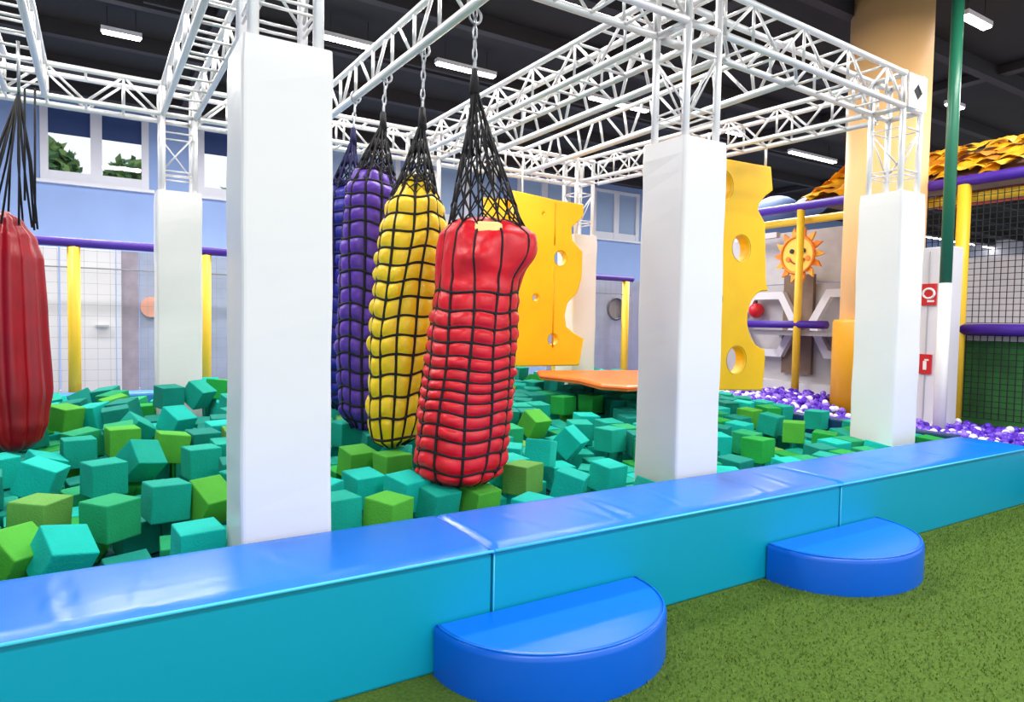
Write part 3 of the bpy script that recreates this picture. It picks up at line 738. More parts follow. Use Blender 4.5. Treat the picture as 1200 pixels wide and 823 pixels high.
# roof of overlapping gold shingles
e0, e1 = Vector((GX+.05, 6.3, 3.42)), Vector((GX+.05, 1.5, 3.42)); r0, r1 = Vector((GX+1.0, 6.05, 3.98)), Vector((GX+1.0, 1.5, 3.98))
b = MB(); h0, h1 = Vector((GX+2, 6.3, 3.42)), Vector((GX+2, 1.5, 3.42)); dn = Vector((0, 0, -.05))
b.add([e0+dn, e1+dn, r1+dn, r0+dn, h0+dn, h1+dn], [(0, 1, 2, 3), (0, 3, 4), (4, 3, 2, 5)]); b.build('roof_deck', M_brown, t, fix=False)
sm = []
for v in range(3):
    q = MB(); rn = random.Random(v); n = 6; vs = []; 
    for i in range(n+1):
        for j in range(5):
            u = (i/n-.5)*.2; w_ = j/4*.26; vs.append((u*(1+.15*(j/4)), w_*(1), .05*math.sin(PI*(i/n))*(.4+.6*j/4)+rn.uniform(-.006, .006)+.02*(j/4)))
    fs = [(i*5+j, (i+1)*5+j, (i+1)*5+j+1, i*5+j+1) for i in range(n) for j in range(4)]
    q.add(vs, fs, 0, True); sm.append(q.mesh('shingle', M_shing[v]))
rn = random.Random(9); NRW = 5
for row in range(NRW):
    f = (row+.0)/NRW; y_hi = lerp(6.3, 6.05, f+.05)
    yy = y_hi-.05
    while yy > 2.7:
        base = Vector((lerp(GX+.05, GX+1.0, (f+.2)), yy, lerp(3.42, 3.98, (f+.2))+.02))
        down = (e0-r0); down.y = 0; down.normalize(); side = Vector((0, 1, 0)); nn_ = side.cross(down).normalized()
        if nn_.z < 0: nn_ = -nn_; side = -side
        mw = Matrix.Translation(base) @ Matrix((side, down, nn_)).transposed().to_4x4() @ Euler((rn.uniform(-.3, .2), rn.uniform(-.3, .3), rn.uniform(-.35, .35))).to_matrix().to_4x4()
        piece('shingle', rn.choice(sm), t, mw); yy -= rn.uniform(.13, .19)
# hip face towards the back (small)
for row in range(4):
    for i in range(9-2*row):
        f = row/4; base = Vector((lerp(GX+.1, GX+1.9, (i+1+row)/11), lerp(6.25, 6.05, f+.25), lerp(3.42, 3.98, f+.25)+.02))
        down = Vector((0, .75, -.73)).normalized(); side = Vector((-1, 0, 0)); nn_ = side.cross(down).normalized()
        if nn_.z < 0: nn_ = -nn_; side = -side
        piece('shingle', rn.choice(sm), t, Matrix.Translation(base) @ Matrix((side, down, nn_)).transposed().to_4x4())
# nets of the facade
def net_panel(name, X, y0, y1, z0, z1, st, th, m, diag=False):
    b = MB(); n = max(1, int(abs(y1-y0)/st)); k = max(1, int((z1-z0)/st))
    for i in range(n+1): y = lerp(y0, y1, i/n); b.box(X-th, X+th, y-th, y+th, z0, z1)
    for i in range(k+1): z = lerp(z0, z1, i/k); b.box(X-th, X+th, min(y0, y1), max(y0, y1), z-th, z+th)
    o = b.build(name, m, t); o['kind'] = 'stuff'; return o
net_panel('black_net', GX+.02, yat(1084), yat(1215), 1.6, 3.2, .07, .0038, M_net)
net_panel('black_net', GX+.02, yat(1136), yat(1215), .45, 1.45, .07, .005, M_net)
gp_ = MB(); gp_.box(GX+.25, GX+.27, yat(1134, GX+.25), 2.0, .35, 1.48); gp_.build('green_cloth_panel', M_gnet2, t)
# deck and inner walls
MB().box(GX+.1, GX+2.4, 1.5, 7.2, 1.38, 1.46).build('deck', M_grey, t)
iw = on_x(1150, 302, 11.4); MB().box(11.4, 11.5, .8, iw.y+1.3, 1.46, iw.z).build('inner_wall', M_wwall, t)
# hexagon frames behind the facade
def hexring(cyy, cz, R_, wdt, X, label, mir=1):
    q = thing('hexagon_frame', label, 'hexagon frame', (X, cyy, cz-R_), 'white hexagon frames in the play structure')
    P6 = [(math.cos(PI/3*k), math.sin(PI/3*k)) for k in range(6)]
    for k in range(6):
        a, c_ = P6[k], P6[(k+1) % 6]; poly = [(a[0]*R_, a[1]*R_), (c_[0]*R_, c_[1]*R_), (c_[0]*(R_-wdt), c_[1]*(R_-wdt)), (a[0]*(R_-wdt), a[1]*(R_-wdt))]
        MB().prism(poly, .1, lambda u, v, w_: Vector((X+w_, cyy+u, cz+v))).build('frame_side', M_wwall, q)
HX = 9.55
def yz(px, py, X): p_ = on_x(px, py, X); return p_.y, p_.z
for (px, py, l) in ((897, 380, 'white hexagon frame seen through the round bite of the right yellow board'), (989, 380, 'white hexagon frame partly hidden by the peach column')):
    y_, z_ = yz(px, py, HX); hexring(y_, z_, .62, .14, HX, l)
y0_, z0_ = yz(880, 470, HX+.2); y1_, z1_ = yz(1010, 330, HX+.2)
bk_ = MB().box(HX+.2, HX+.28, y1_-.2, y0_+.8, .3, z1_+.0).build('inner_panel', M_grey, t)
MB().box(HX+.12, HX+.19, *sorted((yz(960, 0, HX)[0], yz(925, 0, HX)[0])), .75, z1_+.15).build('brown_panel', M_brown, t)
MB().box(HX+.3, HX+.38, yz(1010, 0, HX)[0]-.3, y0_+.8, z1_+.02, 3.1).build('upper_inner_panel', mat('pale_grey_panel', s(190, 186, 190), rough=.6, noise=.08), t)
MB().box(HX-.05, HX+.2, y1_, y0_+.6, .45, .62).build('inner_step', M_wwall, t)
y_, z_ = yz(895, 278, HX); MB().box(HX, HX+.1, y_-.25, y_+.6, z_-.03, z_+.06).build('white_beam', M_wwall, t)
# red and white toys seen through the bite
q = thing('foam_ball', 'red foam ball seen through the round bite of the right yellow board', 'ball', (HX+.05, yz(884, 364, HX)[0], yz(884, 364, HX)[1]))
def sphere(r, n=16, m_=10):
    vs = [(0, 0, r)]+[(r*math.sin(PI*j/m_)*math.cos(2*PI*k/n), r*math.sin(PI*j/m_)*math.sin(2*PI*k/n), r*math.cos(PI*j/m_)) for j in range(1, m_) for k in range(n)]+[(0, 0, -r)]
    fs = [(0, 1+k, 1+(k+1) % n) for k in range(n)]+[(1+(j-1)*n+k, 1+j*n+k, 1+j*n+(k+1) % n, 1+(j-1)*n+(k+1) % n) for j in range(1, m_-1) for k in range(n)]+[(len(vs)-1, 1+(m_-2)*n+(k+1) % n, 1+(m_-2)*n+k) for k in range(n)]
    return vs, fs
vs, fs = sphere(.13); o = wloc(q); MB().add([o+Vector(v) for v in vs], fs, 0, True).build('ball_body', M_sign, q)
MB().tube([o+Vector((0, 0, .12)), o+Vector((0, 0, .16))], .02, 8).build('valve', M_black, q)
# smiling sun ornament
SX = 9.25; sy, sz = yz(936, 299, SX)
t2 = thing('sun_ornament', 'round smiling yellow sun with orange rays hung behind the thin yellow post', 'ornament', (SX, sy, sz))
b = MB(); b.tube([(SX-.03, sy, sz), (SX+.03, sy, sz)], .27, 40); b.build('face', M_sun, t2)
MB().tube([(SX-.035, sy+.285*math.cos(2*PI*k/40), sz+.285*math.sin(2*PI*k/40)) for k in range(40)], .022, 6, closed=True).build('face_ring', M_sunray, t2)
for k in range(14):
    a = 2*PI*k/14; da = .17; f = lambda r, g_: (r*math.cos(a+g_), r*math.sin(a+g_))
    poly = [f(.29, -da), f(.35, -da*.9), f(.44, .03), f(.35, da*.6), f(.29, da)]
    MB().prism(poly, .04, lambda u, v, w_: Vector((SX-.02+w_, sy+u, sz+v))).build('ray', [M_sunray, mat('sun_ray_pale', s(248, 176, 60), rough=.5)][k % 2], t2)
for dy in (.095, -.105):
    MB().tube([(SX-.05, sy+dy, sz+.06), (SX-.03, sy+dy, sz+.06)], .036, 14).build('eye', M_black, t2)
    MB().tube([(SX-.045, sy+dy*1.7, sz-.06), (SX-.03, sy+dy*1.7, sz-.06)], .04, 14).build('cheek', M_sunray, t2)
MB().tube([(SX-.04, sy+.13*math.cos(a_), sz-.02+.12*math.sin(a_)) for a_ in [math.radians(-160+14*k) for k in range(11)]], .014, 6).build('mouth', mat('mouth_red', s(170, 60, 30), rough=.5), t2)

# white column with the two red signs
wc = on_z(1095, 492, .4); cc = on_x(1095, 400, 8.75)
WX = 8.55; y_l = yat(1076, WX, 400); y_r = yat(1112, WX, 400)
t = thing('white_column', 'white boxed column with two small red signs, right of the right pillar', 'column', (WX+.1, (y_l+y_r)/2, 0))
MB().box(WX, WX+.25, y_r, y_l, 0, 2.5).build('casing', M_wwall, t, bevel=.01)
MB().box(WX-.012, WX, y_l-.1, y_l-.09, .1, 2.45).build('joint_strip', M_alu_d, t)
def sign(px0, px1, py0, py1, label, kind_):
    a = on_x(px0, py0, WX-.014); c_ = on_x(px1, py1, WX-.014); y0, y1 = sorted((a.y, c_.y)); z0, z1 = sorted((a.z, c_.z)); q = thing('safety_sign', label, 'sign', (WX, (y0+y1)/2, z0))
    q = MB().box(WX-.024, WX-.004, y0, y1, z0, z1).build('sign_plate', M_sign, q); X = WX-.026; ym, zm, hh_ = (y0+y1)/2, (z0+z1)/2, (z1-z0)
    if kind_: # white hose pictogram
        MB().tube([(X, ym+.25*hh_*math.cos(2*PI*k/16), zm+.05*hh_+.22*hh_*math.sin(2*PI*k/16)) for k in range(16)], .014, 5, closed=True).build('pictogram', M_signw, q)
        MB().box(X-.004, X+.004, ym-.25*hh_, ym+.05*hh_, zm-.35*hh_, zm-.26*hh_).build('pictogram', M_signw, q)
    else:
        MB().box(X-.004, X+.004, ym-.07*hh_, ym+.09*hh_, zm-.28*hh_, zm+.16*hh_).build('pictogram', M_signw, q)
        MB().box(X-.004, X+.004, ym-.17*hh_, ym+.03*hh_, zm+.18*hh_, zm+.26*hh_).build('pictogram', M_signw, q)
sign(1081, 1097, 333, 358, 'upper red safety sign with white hose pictogram on the white column', 1)
sign(1078, 1091, 415, 439, 'lower red safety sign with white extinguisher pictogram on the white column', 0)
# blue drapes/low forms far behind the right facade
q = thing('foam_mound', 'blue-grey mound above the violet rail beside the right yellow board', 'soft play', on_x(908, 248, 11.0))
o = wloc(q); b = MB()
vs, fs = sphere(.6, 16, 10); b.add([o+Vector((v[0]*.5, v[1]*.8, v[2]*.45+.02)) for v in vs], fs, 0, True); b.build('mound', mat('slate_blue', s(88, 110, 150), rough=.7), q)
vs, fs = sphere(.35, 14, 8); b = MB(); b.add([o+Vector((v[0]*.5, v[1]-.75, v[2]*.5)) for v in vs], fs, 0, True); b.build('small_mound', mat('slate_blue', s(88, 110, 150)), q)

# ---------------------------------------------------------------- ball pool
PB = .043; BZ = .40
struct(MB().box(7.05, 14.5, -.5, 10.2, -.02, .27).build('floor_ball_pool', mat('violet_floor', s(60, 30, 130), rough=.9)))
rn = random.Random(5); spots = []
x = 7.12
while x < 8.95:
    y = 2.3
    while y < 8.6:
        if math.hypot(x-PX, y-PY) > .62: spots.append((x+rn.uniform(-.015, .015), y+rn.uniform(-.015, .015), BZ-.06+rn.uniform(-.03, .05)+.17*min(1, max(0, (y-4.7)/.9))))
        y += .09
    x += .082
def inview(p):
    v = R.transposed() @ (Vector(p)-EYE); px = CX+FPX*v.x/-v.z; py = CY-FPX*v.y/-v.z; return px, py, -v.z
vis = []; rest = []
for p in spots:
    px, py, dd = inview(p)
    if (1073 < px < 1205 and py < 524) and not (p[1] < 3.0 and p[0] < 7.2): vis.append((dd, p, px))
    elif 882 < px < 990 and p[0] > 7.3: vis.append((dd+5, p, px))
    else: rest.append(p)
vis.sort(); rest += [v[1] for v in vis[300:]]; vis = vis[:300]
vs, fs = sphere(PB, 10, 7); bmesh_ = []
for m in (M_ballp, M_ballw, M_ballv): bmesh_.append(MB().add(vs, fs, 0, True).mesh('pool_ball', m))
names_ = ['violet', 'white', 'lilac']
zone_cnt = {}
info = []
for dd, p, px in vis:
    kx = rn.choices((0, 1, 2), (58, 22, 20))[0]
    info.append((kx, p, px, dd))
def ord_(n):
    return str(n)+('th' if 10 <= n % 100 <= 20 else {1: 'st', 2: 'nd', 3: 'rd'}.get(n % 10, 'th'))
grp = {}
for it in info:
    back = it[2] < 1000; _, py_, _ = inview(it[1])
    where = 'pool behind foam cubes' if back else 'right-hand pool strip'
    row = int((it[1][0]-7.0)/.3); grp.setdefault((it[0], where, row), []).append(it)
for (kx, where, row), its in grp.items():
    its.sort(key=lambda q: q[2])
    for j, it in enumerate(its):
        o = bpy.data.objects.new('pool_ball', bmesh_[kx]); COL.objects.link(o); o.location = it[1]
        tag(o, '%s plastic ball in %s, %s from left, %s row band' % (names_[kx], where, ord_(j+1), ord_(row+1)), 'ball', 'balls in the ball pool')
b = MB(); vs6, fs6 = sphere(PB, 7, 5); mi = []
for p in rest:
    b.add([Vector(p)+Vector(v) for v in vs6], fs6, rn.choices((0, 1, 2), (58, 22, 20))[0], True)
o = b.build('pool_balls', [M_ballp, M_ballw, M_ballv], fix=False); tag(o, 'remaining violet and white balls filling the ball pool', 'balls', kind='stuff')

